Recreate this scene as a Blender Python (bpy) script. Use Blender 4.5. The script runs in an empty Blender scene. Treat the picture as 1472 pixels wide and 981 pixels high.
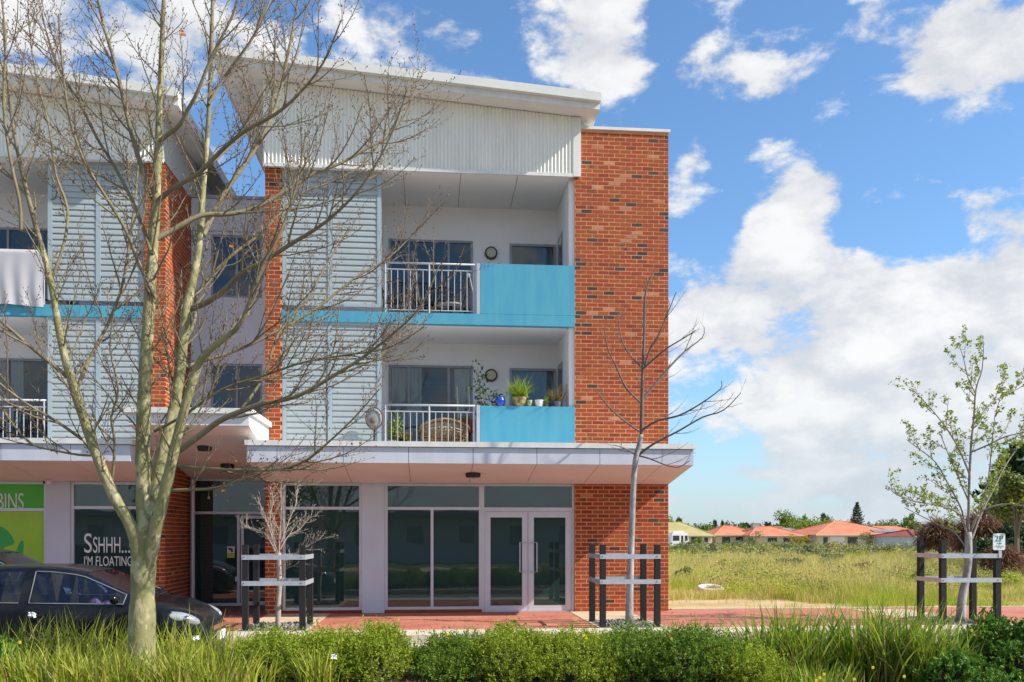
import bpy, math, random
import numpy as np
from mathutils import Vector, Matrix
R = math.radians
scene = bpy.context.scene
COL = scene.collection
# ------------------------------------------------------------------ camera
YAW = math.atan(0.09)
S_, C_ = math.sin(YAW), math.cos(YAW)
EYE = 1.61
FPX = 1300.0
cam = bpy.data.cameras.new('camera')
cam.sensor_width = 36.0
cam.lens = 36.0 * FPX / 1472
cam.shift_y = (770 - 490.5) / 1472
cam.clip_end = 6000
camo = bpy.data.objects.new('camera', cam)
COL.objects.link(camo)
camo.location = (0, 0, EYE)
camo.rotation_euler = (R(90), 0, -YAW)
scene.camera = camo
# ------------------------------------------------------------------ sun, sky, exposure
SUN = Vector((1.12, -0.37, 1.0)).normalized()
sd = bpy.data.lights.new('sun', 'SUN'); sd.energy = 4.0; sd.angle = R(0.7); sd.color = (1.0, 0.93, 0.82)
so = bpy.data.objects.new('sun', sd); COL.objects.link(so)
so.rotation_euler = SUN.to_track_quat('Z', 'Y').to_euler()
so.location = SUN * 60
scene.view_settings.view_transform = 'Standard'
scene.view_settings.look = 'None'
scene.view_settings.exposure = 0.88
scene.view_settings.gamma = 1.0

def pdir(px, py):
    t = (px - 736) / FPX; u = (770 - py) / FPX
    v = Vector((t * C_ + S_, -t * S_ + C_, u)); v.normalize(); return v

class NT:
    def __init__(s, tree): s.t = tree; s.n = tree.nodes; s.l = tree.links
    def node(s, typ, **kw):
        n = s.n.new(typ)
        for k, v in kw.items():
            if k.startswith('i_'):
                n.inputs[k[2:].replace('_', ' ')].default_value = v
            else: setattr(n, k, v)
        return n
    def setin(s, inp, v):
        if hasattr(v, 'is_output') or isinstance(v, bpy.types.NodeSocket): s.l.new(v, inp)
        else: inp.default_value = v
    def math(s, op, a, b=0.0, clamp=False):
        n = s.n.new('ShaderNodeMath'); n.operation = op; n.use_clamp = clamp
        s.setin(n.inputs[0], a); s.setin(n.inputs[1], b); return n.outputs[0]
    def vmath(s, op, a, b=(0, 0, 0)):
        n = s.n.new('ShaderNodeVectorMath'); n.operation = op
        s.setin(n.inputs[0], a); s.setin(n.inputs[1], b); return n
    def mix(s, f, a, b, blend='MIX'):
        n = s.n.new('ShaderNodeMix'); n.data_type = 'RGBA'; n.blend_type = blend
        s.setin(n.inputs[0], f); s.setin(n.inputs[6], a); s.setin(n.inputs[7], b); return n.outputs[2]
    def mapr(s, v, a, b, c=0.0, d=1.0, smooth=True):
        n = s.n.new('ShaderNodeMapRange'); n.interpolation_type = 'SMOOTHSTEP' if smooth else 'LINEAR'
        s.setin(n.inputs[0], v); n.inputs[1].default_value = a; n.inputs[2].default_value = b
        n.inputs[3].default_value = c; n.inputs[4].default_value = d; return n.outputs[0]
    def noise(s, vec, scale, detail=4, rough=0.55, dist=0.0):
        n = s.n.new('ShaderNodeTexNoise')
        if vec is not None: s.l.new(vec, n.inputs['Vector'])
        n.inputs['Scale'].default_value = scale; n.inputs['Detail'].default_value = detail
        n.inputs['Roughness'].default_value = rough; n.inputs['Distortion'].default_value = dist
        return n.outputs[0]

world = bpy.data.worlds.new('World'); scene.world = world; world.use_nodes = True
w = NT(world.node_tree)
bg = w.n['Background']; bg.inputs['Strength'].default_value = 0.15
sky = w.n.new('ShaderNodeTexSky'); sky.sky_type = 'NISHITA'; sky.sun_disc = False
sky.sun_elevation = math.asin(SUN.z); sky.sun_rotation = math.atan2(SUN.x, SUN.y)
sky.air_density = 1.0; sky.dust_density = 0.6; sky.ozone_density = 2.0
tc = w.n.new('ShaderNodeTexCoord'); D = tc.outputs['Generated']
sep = w.n.new('ShaderNodeSeparateXYZ'); w.l.new(D, sep.inputs[0])
zc = w.math('ADD', w.math('MAXIMUM', sep.outputs[2], 0.0), 0.22)
comb = w.n.new('ShaderNodeCombineXYZ')
w.l.new(w.math('DIVIDE', sep.outputs[0], zc), comb.inputs[0])
w.l.new(w.math('DIVIDE', sep.outputs[1], zc), comb.inputs[1])
comb.inputs[2].default_value = 3.7
n1 = w.noise(comb.outputs[0], 2.6, 9, 0.6, 0.1)
n1b = w.noise(w.vmath('MULTIPLY', D, (1, 1, 1.7)).outputs[0], 12.0, 10, 0.60, 0.12)
n2 = w.noise(w.vmath('MULTIPLY', D, (1, 1, 1.9)).outputs[0], 7.0, 6, 0.55, 0.1)
dens = w.math('ADD', w.math('MULTIPLY', n1, 0.55), w.math('MULTIPLY', n1b, 1.15)); dens = w.math('SUBTRACT', dens, 0.355)
# broad cumulus masses, placed by direction in the sky (px,py -> direction only), size in radians
CLOUDS = [(1010, 112, .04, .15), (1060, 120, .04, .16), (1110, 108, .04, .16), (1252, 30, .035, .15), (1330, 95, .05, .13), (1395, 80, .07, .17), (1450, 40, .08, .18),
          (995, 226, .045, .18), (962, 300, .035, .15), (1150, 262, .05, .18), (1205, 250, .045, .18), (1150, 318, .055, .19), (1110, 330, .045, .17), (1274, 288, .035, .17),
          (1335, 275, .035, .18), (1387, 305, .03, .16), (1468, 305, .045, .18), (1050, 420, .09, .18), (1150, 385, .06, .17), (1250, 392, .055, .15), (990, 470, .09, .15), (1380, 420, .08, .14), (1450, 400, .07, .14),
          (1250, 500, .12, .13), (1420, 500, .13, .14), (1120, 530, .11, .10), (1350, 600, .18, .11), (1180, 620, .16, .07), (1215, 130, .05, .10), (1170, 150, .04, .09),
          (850, 90, .05, .13), (890, 130, .05, .14), (870, 50, .05, .11), (830, 20, .05, .15), (900, 5, .05, .14), (590, 80, .07, .13), (650, 90, .05, .12), (380, 20, .12, .08), (60, 20, .16, .14), (300, 110, .10, .14), (160, 60, .1, .12),
          (1325, 345, .05, -.16), (1010, 385, .035, -.14), (1225, 340, .03, -.14), (1390, 360, .035, -.12), (1110, 470, .03, -.10), (1035, 525, .05, -.10), (1290, 200, .06, -.1), (1060, 190, .03, -.08), (930, 200, .04, -.1), (730, 120, .04, -.08), (1440, 190, .05, -.08), (1185, 205, .055, -.17), (1240, 160, .04, -.12), (1130, 540, .12, .06), (1300, 540, .14, .05), (1230, 640, .14, .06), (1280, 345, .04, -.12)]
acc = None
for (px, py, rad, wt) in CLOUDS:
    d_ = pdir(px, py)
    dist = w.vmath('DISTANCE', D, tuple(d_)).outputs['Value']
    v = w.mapr(dist, 0.0, rad * 1.25, wt, 0.0)
    acc = v if acc is None else w.math('ADD', acc, v)
dens = w.math('ADD', dens, acc)
# more cover low down
low = w.mapr(sep.outputs[2], 0.02, 0.30, 0.05, -0.05)
# extra unseen cloud added behind the camera to brighten the facade
dens = w.math('ADD', dens, w.mapr(sep.outputs[1], -0.5, 0.45, 0.13, 0.0))
dens = w.math('ADD', dens, low)
mask = w.mapr(dens, 0.515, 0.70)
shade = w.mapr(w.math('ADD', w.math('MULTIPLY', n2, 0.55), w.math('MULTIPLY', n1b, 1.1)), 0.66, 1.02)
cloudc = w.mix(shade, (2.55, 2.62, 2.75, 1), (3.65, 3.62, 3.55, 1))
hz = w.mapr(sep.outputs[2], 0.0, 0.17, 1.0, 0.0)
cloudc = w.mix(w.math('MULTIPLY', hz, 0.75), cloudc, (2.1, 2.45, 2.8, 1))
skyc = w.mix(1.0, sky.outputs[0], (.50, .65, .75, 1), 'MULTIPLY')
skyc = w.mix(w.math('MULTIPLY', hz, 0.55), skyc, (2.0, 2.3, 2.75, 1))
fin = w.mix(w.math('MULTIPLY', mask, 0.93), skyc, cloudc)
w.l.new(fin, bg.inputs['Color'])

# ------------------------------------------------------------------ projection helpers (pixel of the photo + real distance -> point)
def XY(px, Y):
    t = (px - 736) / FPX
    return Y * (S_ + t * C_) / (C_ - t * S_)
def P(px, py, Y):
    X = XY(px, Y); d = X * S_ + Y * C_
    return Vector((X, Y, EYE + (770 - py) * d / FPX))
def PD(px, py, d):
    t = (px - 736) / FPX; r = t * d
    return Vector((r * C_ + d * S_, -r * S_ + d * C_, EYE + (770 - py) * d / FPX))

# ------------------------------------------------------------------ materials
MATS = {}
def mat(name, col, rough=0.6, var=0.0, vscale=3.0, bump=0.0, bscale=40.0, metal=0.0, col2=None, spec=0.5, rnd=0.0, stretch=None, coat=0.0):
    if name in MATS: return MATS[name]
    m = bpy.data.materials.new(name); m.use_nodes = True; MATS[name] = m
    t = NT(m.node_tree); b = t.n['Principled BSDF']
    b.inputs['Roughness'].default_value = rough; b.inputs['Metallic'].default_value = metal
    b.inputs['Specular IOR Level'].default_value = spec
    b.inputs['Coat Weight'].default_value = coat; b.inputs['Coat Roughness'].default_value = 0.04
    g = t.n.new('ShaderNodeNewGeometry'); pos = g.outputs['Position']
    if stretch:
        pos = t.vmath('MULTIPLY', pos, stretch).outputs[0]
    c = tuple(col) + (1,)
    out = None
    if var > 0 or col2:
        n = t.noise(pos, vscale, 6, 0.6)
        f = t.mapr(n, 0.3, 0.7)
        c2 = tuple(col2) + (1,) if col2 else tuple(max(0, x * (1 - var)) for x in col) + (1,)
        out = t.mix(f, c, c2)
    if rnd > 0:
        oi = t.n.new('ShaderNodeObjectInfo')
        r = t.math('FRACT', t.math('ADD', oi.outputs['Random'], g.outputs['Random Per Island']))
        k = t.math('ADD', t.math('MULTIPLY', r, 2 * rnd), 1 - rnd)
        hs = t.n.new('ShaderNodeHueSaturation'); t.setin(hs.inputs['Color'], out if out else c)
        t.l.new(k, hs.inputs['Value']); t.l.new(t.math('ADD', t.math('MULTIPLY', t.math('FRACT', t.math('MULTIPLY', r, 7.3)), 0.016), 0.492), hs.inputs['Hue'])
        out = hs.outputs[0]
    if out: t.l.new(out, b.inputs['Base Color'])
    else: b.inputs['Base Color'].default_value = c
    if bump > 0:
        n = t.noise(pos, bscale, 5, 0.6)
        bp = t.n.new('ShaderNodeBump'); bp.inputs['Strength'].default_value = bump; bp.inputs['Distance'].default_value = 0.02
        t.l.new(n, bp.inputs['Height']); t.l.new(bp.outputs[0], b.inputs['Normal'])
    return m

def foliage(name, cols, trans=0.35, rough=0.55):
    if name in MATS: return MATS[name]
    m = bpy.data.materials.new(name); m.use_nodes = True; MATS[name] = m
    t = NT(m.node_tree); b = t.n['Principled BSDF']; out = t.n['Material Output']
    g = t.n.new('ShaderNodeNewGeometry')
    cr = t.n.new('ShaderNodeValToRGB'); el = cr.color_ramp.elements
    cr.color_ramp.interpolation = 'LINEAR'
    for i, c in enumerate(cols):
        pos = i / (len(cols) - 1)
        e = el[i] if i < 2 else el.new(pos)
        e.position = pos; e.color = tuple(c) + (1,)
    big = t.noise(g.outputs['Position'], 1.3, 3, 0.6)
    f = t.math('ADD', t.math('MULTIPLY', g.outputs['Random Per Island'], 0.65), t.math('MULTIPLY', t.mapr(big, 0.3, 0.7), 0.35))
    t.l.new(f, cr.inputs[0])
    t.l.new(cr.outputs[0], b.inputs['Base Color']); b.inputs['Roughness'].default_value = rough
    b.inputs['Specular IOR Level'].default_value = 0.3
    tr = t.n.new('ShaderNodeBsdfTranslucent'); t.l.new(cr.outputs[0], tr.inputs[0])
    mx = t.n.new('ShaderNodeMixShader'); mx.inputs[0].default_value = trans
    t.l.new(b.outputs[0], mx.inputs[1]); t.l.new(tr.outputs[0], mx.inputs[2]); t.l.new(mx.outputs[0], out.inputs[0])
    return m

def glass(name, tint, refl=1.0, rough=0.015, ior=1.5, pane_lift=None):
    if name in MATS: return MATS[name]
    m = bpy.data.materials.new(name); m.use_nodes = True; MATS[name] = m
    t = NT(m.node_tree); out = t.n['Material Output']; t.n.remove(t.n['Principled BSDF'])
    tr = t.n.new('ShaderNodeBsdfTransparent'); tr.inputs[0].default_value = tuple(tint) + (1,)
    gl = t.n.new('ShaderNodeBsdfGlossy'); gl.inputs['Roughness'].default_value = rough; gl.inputs[0].default_value = (.92, .97, 1, 1)
    g = t.n.new('ShaderNodeNewGeometry')
    bp = t.n.new('ShaderNodeBump'); bp.inputs['Strength'].default_value = 0.06; bp.inputs['Distance'].default_value = 0.02
    t.l.new(t.noise(g.outputs['Position'], 1.6, 1, 0.4), bp.inputs['Height']); t.l.new(bp.outputs[0], gl.inputs['Normal'])
    fr = t.n.new('ShaderNodeFresnel'); fr.inputs[0].default_value = ior
    mx = t.n.new('ShaderNodeMixShader'); t.l.new(t.math('MULTIPLY', fr.outputs[0], refl, True), mx.inputs[0])
    src = tr.outputs[0]
    if pane_lift:                                  # diffuse tint lifts a dark pane, standing in for reflected and interior light
        df = t.n.new('ShaderNodeBsdfDiffuse'); df.inputs[0].default_value = tuple(pane_lift[1]) + (1,)
        m2 = t.n.new('ShaderNodeMixShader'); m2.inputs[0].default_value = pane_lift[0]
        t.l.new(src, m2.inputs[1]); t.l.new(df.outputs[0], m2.inputs[2]); src = m2.outputs[0]
    t.l.new(src, mx.inputs[1]); t.l.new(gl.outputs[0], mx.inputs[2]); t.l.new(mx.outputs[0], out.inputs[0])
    return m

M_mortar = mat('mortar', (.64, .31, .14), .9, .15, 8)
BRK = [mat('brick_red', (.34, .060, .014), .82, .15, 14, .25, 120, rnd=.10),
       mat('brick_deep', (.27, .042, .012), .82, .2, 14, .25, 120, rnd=.10),
       mat('brick_dark', (.055, .035, .038), .8, .2, 14, .25, 120, rnd=.25),
       mat('brick_pale', (.50, .20, .11), .85, .2, 14, .25, 120, rnd=.15),
       mat('brick_flash', (.43, .105, .032), .82, 0, 9, .25, 120, col2=(.10, .035, .02), rnd=.1)]
M_lilac = mat('lilac_render', (.56, .60, .68), .85, .06, 1.5, .1, 90)
M_white = mat('white_render', (.80, .79, .82), .85, .05, 1.2, .08, 90)
M_ceil = mat('ceiling_board', (.78, .76, .74), .8, .05, 1.0)
M_blue = mat('turquoise_render', (.05, .29, .44), .75, .10, 2.2, .08, 80, col2=(.075, .335, .455), stretch=(2.5, 2.5, .35))
M_corr = mat('corrugated_white', (.80, .79, .73), .42, .10, .9, stretch=(6, 6, .6))
M_trim = mat('white_trim', (.70, .70, .68), .45, .14, 2, stretch=(2, 2, .5))
M_gut = mat('gutter_white', (.68, .68, .65), .4, .08, 1.5)
M_soff = mat('eave_soffit', (.72, .70, .66), .7, .06, 2)
M_louv = mat('louvre_bluegrey', (.345, .39, .40), .4, .08, 2)
M_lfrm = mat('louvre_frame_bluegrey', (.33, .41, .45), .4, .05, 2)
M_panel = mat('canopy_panel', (.54, .56, .64), .5, .12, 1.2, stretch=(2.5, 2.5, .5))
M_soffit = mat('canopy_soffit', (.78, .70, .69), .75, .06, 1.5)
M_alu = mat('aluminium_frame', (.60, .61, .66), .38, .05, 3, metal=.25)
M_wfrm = mat('grey_window_frame', (.25, .27, .31), .4, .1, 4, metal=.2)
M_glass = glass('shop_glass', (.20, .27, .27), 1.9, pane_lift=(.34, (.06, .13, .12)))
M_glassb = glass('window_glass', (.72, .76, .78), 1.1, pane_lift=(.05, (.2, .25, .28)))
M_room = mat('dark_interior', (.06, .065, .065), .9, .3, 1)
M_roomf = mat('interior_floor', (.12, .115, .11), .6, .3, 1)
M_cur = mat('pale_curtain', (.78, .80, .80), .9, .1, 3)
M_rail = mat('white_railing', (.42, .44, .48), .4, .05, 3)
M_black = mat('black_metal', (.015, .015, .017), .45)
M_galv = mat('galvanised_steel', (.50, .53, .58), .42, .18, 9, metal=.35)
M_post = mat('black_timber', (.007, .007, .009), .8, .3, 8, .3, 60, stretch=(4, 4, .6))
M_conc = mat('cream_concrete', (.56, .43, .30), .9, .16, 3, .2, 120)
M_kerb = mat('kerb_concrete', (.60, .53, .40), .9, .22, 2.5, .2, 100)
M_asph = mat('asphalt', (.19, .18, .17), .9, .3, 5, .4, 150)
M_lens = mat('lamp_lens', (.45, .45, .30), .4, .1, 8)

# ------------------------------------------------------------------ mesh helpers
def gloc(o):
    v = Vector((0, 0, 0))
    while o is not None:
        v += Vector(o.location); o = o.parent
    return v
def link(name, me, m, parent=None, loc=None):
    o = bpy.data.objects.new(name, me); COL.objects.link(o)
    if m is not None and len(me.materials) == 0: me.materials.append(m)
    if parent is not None: o.parent = parent
    if loc is not None: o.location = Vector(loc) - (gloc(parent) if parent is not None else Vector((0, 0, 0)))
    return o
def tag(o, label=None, cat=None, group=None, kind=None):
    if label: o['label'] = label
    if cat: o['category'] = cat
    if group: o['group'] = group
    if kind: o['kind'] = kind
    return o
def empty(name, loc, label, cat, group=None, rz=0):
    o = bpy.data.objects.new(name, None); o.empty_display_size = .2; COL.objects.link(o)
    o.location = loc; o.rotation_euler = (0, 0, rz); return tag(o, label, cat, group)
def copy_tree(o, parent=None):
    c = o.copy(); COL.objects.link(c)
    if parent is not None: c.parent = parent; c.matrix_parent_inverse = o.matrix_parent_inverse.copy()
    for ch in list(o.children): copy_tree(ch, c)
    return c
class MB:
    def __init__(s): s.v = []; s.f = []; s.mi = []
    def hexa(s, p, mi=0):
        b = len(s.v); s.v += [tuple(q) for q in p]
        for f in ((0, 3, 2, 1), (4, 5, 6, 7), (0, 1, 5, 4), (1, 2, 6, 5), (2, 3, 7, 6), (3, 0, 4, 7)):
            s.f.append(tuple(b + i for i in f)); s.mi.append(mi)
        return s
    def box(s, x0, x1, y0, y1, z0, z1, mi=0):
        if x0 > x1: x0, x1 = x1, x0
        if y0 > y1: y0, y1 = y1, y0
        if z0 > z1: z0, z1 = z1, z0
        return s.hexa([(x0, y0, z0), (x1, y0, z0), (x1, y1, z0), (x0, y1, z0), (x0, y0, z1), (x1, y0, z1), (x1, y1, z1), (x0, y1, z1)], mi)
    def tube(s, pts, rad, n=8, cap=True, mi=0):
        pts = [Vector(p) for p in pts]
        if not hasattr(rad, '__len__'): rad = [rad] * len(pts)
        b = len(s.v); prev = None
        for i, p in enumerate(pts):
            t = (pts[min(i + 1, len(pts) - 1)] - pts[max(i - 1, 0)])
            if t.length < 1e-9: t = Vector((0, 0, 1))
            t.normalize()
            if prev is None:
                a = Vector((1, 0, 0)) if abs(t.x) < .8 else Vector((0, 1, 0))
                u = (a - t * a.dot(t)).normalized()
            else:
                u = prev - t * prev.dot(t)
                u = u.normalized() if u.length > 1e-6 else Vector((1, 0, 0))
            prev = u; vv = t.cross(u)
            for k in range(n):
                a = 2 * math.pi * k / n
                s.v.append(tuple(p + (u * math.cos(a) + vv * math.sin(a)) * rad[i]))
        for i in range(len(pts) - 1):
            for k in range(n):
                k2 = (k + 1) % n
                s.f.append((b + i * n + k, b + i * n + k2, b + (i + 1) * n + k2, b + (i + 1) * n + k)); s.mi.append(mi)
        if cap and n > 2:
            s.f.append(tuple(b + k for k in reversed(range(n)))); s.mi.append(mi)
            e = b + (len(pts) - 1) * n
            s.f.append(tuple(e + k for k in range(n))); s.mi.append(mi)
        return s
    def lathe(s, cx, cy, prof, n=16, mi=0):
        return s.tube_profile(cx, cy, prof, n, mi)
    def tube_profile(s, cx, cy, prof, n, mi):
        b = len(s.v)
        for (r, z) in prof:
            for k in range(n):
                a = 2 * math.pi * k / n
                s.v.append((cx + r * math.cos(a), cy + r * math.sin(a), z))
        for i in range(len(prof) - 1):
            for k in range(n):
                k2 = (k + 1) % n
                s.f.append((b + i * n + k, b + i * n + k2, b + (i + 1) * n + k2, b + (i + 1) * n + k)); s.mi.append(mi)
        s.f.append(tuple(b + k for k in reversed(range(n)))); s.mi.append(mi)
        e = b + (len(prof) - 1) * n
        s.f.append(tuple(e + k for k in range(n))); s.mi.append(mi)
        return s
    def disc_y(s, cx, y0, y1, cz, r, n=24):
        return s.tube([(cx, y0, cz), (cx, y1, cz)], r, n)
    def poly_y(s, pts, y0, y1):           # polygon in xz extruded along y
        b = len(s.v); n = len(pts)
        s.v += [(x, y0, z) for x, z in pts] + [(x, y1, z) for x, z in pts]
        s.f.append(tuple(b + i for i in range(n))); s.mi.append(0)
        s.f.append(tuple(b + n + i for i in reversed(range(n)))); s.mi.append(0)
        for i in range(n):
            j = (i + 1) % n
            s.f.append((b + i, b + n + i, b + n + j, b + j)); s.mi.append(0)
        return s
    def ball(s, c, r, n=8, m=6, sc=(1, 1, 1)):
        b = len(s.v)
        for i in range(m + 1):
            th = math.pi * i / m
            for k in range(n):
                a = 2 * math.pi * k / n
                s.v.append((c[0] + r * sc[0] * math.sin(th) * math.cos(a), c[1] + r * sc[1] * math.sin(th) * math.sin(a), c[2] - r * sc[2] * math.cos(th)))
        for i in range(m):
            for k in range(n):
                k2 = (k + 1) % n
                s.f.append((b + i * n + k, b + i * n + k2, b + (i + 1) * n + k2, b + (i + 1) * n + k)); s.mi.append(0)
        return s
    def build(s, name, mats, parent=None, smooth=False, abs_origin=False):
        v = np.array(s.v, dtype=float)
        lo = v.min(0); hi = v.max(0)
        o0 = np.array([(lo[0] + hi[0]) / 2, (lo[1] + hi[1]) / 2, lo[2]])
        v = v - o0
        me = bpy.data.meshes.new(name)
        me.from_pydata(v.tolist(), [], s.f)
        if not isinstance(mats, (list, tuple)): mats = [mats]
        for m in mats: me.materials.append(m)
        if len(mats) > 1: me.polygons.foreach_set('material_index', s.mi)
        if smooth: me.polygons.foreach_set('use_smooth', [True] * len(me.polygons))
        me.update()
        return link(name, me, None, parent, o0)
def np_mesh(name, verts, quads, m, parent=None, smooth=False):
    lo = verts.min(0); hi = verts.max(0); o0 = np.array([(lo[0] + hi[0]) / 2, (lo[1] + hi[1]) / 2, lo[2]])
    verts = (verts - o0).astype(np.float32)
    me = bpy.data.meshes.new(name)
    me.vertices.add(len(verts)); me.vertices.foreach_set('co', verts.ravel())
    k = quads.shape[1]
    me.loops.add(quads.size); me.loops.foreach_set('vertex_index', quads.ravel().astype(np.int32))
    me.polygons.add(len(quads)); me.polygons.foreach_set('loop_start', np.arange(0, quads.size, k, dtype=np.int32))
    me.polygons.foreach_set('loop_total', np.full(len(quads), k, dtype=np.int32))
    if smooth: me.polygons.foreach_set('use_smooth', np.ones(len(quads), dtype=bool))
    me.update(calc_edges=True); me.materials.append(m)
    return link(name, me, None, parent, o0)
def struct(name, mb, m): return tag(mb.build(name, m), kind='structure')

def blades_np(rng, base, L, az, lean, width, droop, seg=4):
    """curved tapering strips: returns verts, quads"""
    n = len(base); d = np.stack([np.cos(az), np.sin(az), np.zeros(n)], 1)
    side = np.stack([-np.sin(az), np.cos(az), np.zeros(n)], 1)
    tw = rng.uniform(0, math.pi, n)[:, None]
    side = side * np.cos(tw) + d * np.sin(tw)
    V = []
    ang = lean.copy(); p = base.copy(); st = L / seg
    for i in range(seg + 1):
        f = i / seg
        wd = (width * (1 - f) ** .7 * (0.75 + .25 * min(1, f * 4)) + width * .04)[:, None]
        V.append(p - side * wd / 2); V.append(p + side * wd / 2)
        p = p + (d * np.sin(ang)[:, None] + np.array([0, 0, 1.]) * np.cos(ang)[:, None]) * st[:, None]
        ang = ang + droop / seg * (0.5 + 1.2 * f)
    V = np.stack(V, 1)                     # n, 2(seg+1), 3
    k = 2 * (seg + 1)
    q = np.array([[2 * i, 2 * i + 1, 2 * i + 3, 2 * i + 2] for i in range(seg)])
    Q = (np.arange(n)[:, None, None] * k + q[None]).reshape(-1, 4)
    return V.reshape(-1, 3), Q
def leaves_np(rng, c, size, aspect=.5, up=None):
    n = len(c); a = rng.normal(size=(n, 3))
    if up is not None: a = a + np.asarray(up)
    a /= np.linalg.norm(a, axis=1)[:, None]
    b = rng.normal(size=(n, 3)); b -= a * (a * b).sum(1)[:, None]; b /= np.linalg.norm(b, axis=1)[:, None]
    s = (size if np.ndim(size) else np.full(n, size))[:, None]
    V = np.stack([c - a * s, c + b * s * aspect - a * s * .1, c + a * s, c - b * s * aspect - a * s * .1], 1).reshape(-1, 3)
    return V, np.arange(4 * n).reshape(-1, 4)

# ------------------------------------------------------------------ ground, road, paving
rng = np.random.default_rng(7)
random.seed(11)
YF = 18.92                                                     # facade plane
M_dirt = mat('sandy_soil', (.52, .39, .22), .95, .4, .9, .5, 30, col2=(.34, .28, .12))
def sheet(name, x0, x1, y0, y1, z, m, nx=1, ny=1, fz=None):
    xs = np.linspace(x0, x1, nx + 1); ys = np.linspace(y0, y1, ny + 1)
    g = np.array([[x, y, (fz(x, y) if fz else z)] for y in ys for x in xs])
    q = np.array([[j * (nx + 1) + i, j * (nx + 1) + i + 1, (j + 1) * (nx + 1) + i + 1, (j + 1) * (nx + 1) + i] for j in range(ny) for i in range(nx)])
    o = np_mesh(name, g, q, m, smooth=True); return tag(o, kind='structure')
sheet('ground', -3000, 3000, -3000, 3000, -1.3, M_dirt)
struct('road', MB().box(-160, 160, -2.6, 14.62, -1.1, -0.15), M_asph)
def fieldz(x, y):
    k = min(1, max(0, (y - 24) / 120)); z = -0.70 * k
    return z + .06 * math.sin(x * .9) * math.sin(y * .7) * min(1, max(0, (y - 20) / 3))
struct('lot_base', MB().box(-160, 160, 19.28, 30, -1.2, -0.12), M_dirt)
sheet('field', -200, 260, 19.3, 400, 0, M_dirt, 150, 150, fieldz)
# paving material: red clay pavers with fine joints
def paver_mat():
    m = bpy.data.materials.new('red_pavers'); m.use_nodes = True
    t = NT(m.node_tree); b = t.n['Principled BSDF']
    g = t.n.new('ShaderNodeNewGeometry')
    br = t.n.new('ShaderNodeTexBrick'); t.l.new(g.outputs['Position'], br.inputs['Vector'])
    br.inputs['Scale'].default_value = 1.0; br.inputs['Brick Width'].default_value = .23; br.inputs['Row Height'].default_value = .115
    br.inputs['Mortar Size'].default_value = .006; br.inputs['Color1'].default_value = (.46, .145, .085, 1); br.inputs['Color2'].default_value = (.36, .105, .065, 1)
    br.inputs['Mortar'].default_value = (.20, .09, .06, 1)
    n = t.noise(g.outputs['Position'], 1.2, 6, .65)
    c = t.mix(t.mapr(n, .35, .7, 0, .45), br.outputs[0], (.52, .25, .17, 1))
    n3 = t.noise(g.outputs['Position'], 5, 6, .7)
    c = t.mix(t.mapr(n3, .52, .75, 0, .5), c, (.14, .06, .045, 1))
    t.l.new(c, b.inputs['Base Color']); b.inputs['Roughness'].default_value = .85
    bp = t.n.new('ShaderNodeBump'); bp.inputs['Strength'].default_value = .4; bp.inputs['Distance'].default_value = .01
    t.l.new(br.outputs['Fac'], bp.inputs['Height']); bp.invert = True; t.l.new(bp.outputs[0], b.inputs['Normal'])
    return m
M_pav = paver_mat()
struct('pavement', MB().box(-60, -9.2, 17.0, 24.5, -.5, -.004).box(-9.2, 3.9, 15.5, 24.5, -.5, -.004).box(3.9, 90, 15.5, 19.2, -.5, -.004), M_pav)
struct('parking_bay', MB().box(-60, -9.2, 14.62, 16.98, -.8, -.147), M_asph)
kerb = MB()
x = -9.2
while x < 60:                                                  # kerb laid in lengths with open joints
    kerb.box(x + .004, x + 1.796, 14.66, 15.48, -.4, .004); x += 1.8
kerb.box(-9.2, -9.06, 15.5, 16.9, -.4, .004)
struct('kerb', kerb, M_kerb)
struct('gutter', MB().box(-9.2, 60, 14.34, 14.655, -.4, -.143), M_kerb)
struct('path_edging', MB().box(5.2, 60, 19.2, 19.34, -.3, .02), M_conc)
def pit(x0, x1, label):
    return struct('paving_slab', MB().box(x0, x0 + 1.22, 16.95, YF - .02, -.3, .004).box(x0, x0 + .05, 15.5, 16.95, -.3, .004).box(x0 + 1.17, x0 + 1.22, 15.5, 16.95, -.3, .004), M_conc)
M_grav = mat('grey_gravel', (.30, .27, .23), .95, .5, 30, .8, 60, col2=(.14, .12, .10))
for x0 in (-3.28, 2.92, 9.12):
    pit(x0, 0, '')
    struct('gravel_bed', MB().box(x0 + .05, x0 + 1.17, 15.5, 16.95, -.3, .006), M_grav)
gv = []
for x0 in (-3.2, 3.0, 9.2):
    c_ = np.stack([rng.uniform(x0, x0 + 1.0, 900), rng.uniform(15.55, 16.9, 900), rng.uniform(.005, .03, 900)], 1); gv.append(c_)
V, Q = leaves_np(rng, np.concatenate(gv), rng.uniform(.012, .03, 2700), .8)
tag(np_mesh('loose_gravel', V, Q, mat('gravel_stone', (.36, .33, .29), .9, .5, 20, rnd=.4)), kind='stuff')
n = 260; c = np.stack([rng.uniform(-4, 12, n), rng.uniform(14.7, 18.8, n) , np.full(n, .012)], 1)
V, Q = leaves_np(rng, c, rng.uniform(.015, .04, n), .6, (0, 0, 0)); V[:, 2] = np.clip(V[:, 2] * .3 + .008, .008, .03)
tag(np_mesh('fallen_leaves', V, Q, mat('dry_leaf_brown', (.12, .06, .03), .8, rnd=.4)), kind='stuff')
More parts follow.
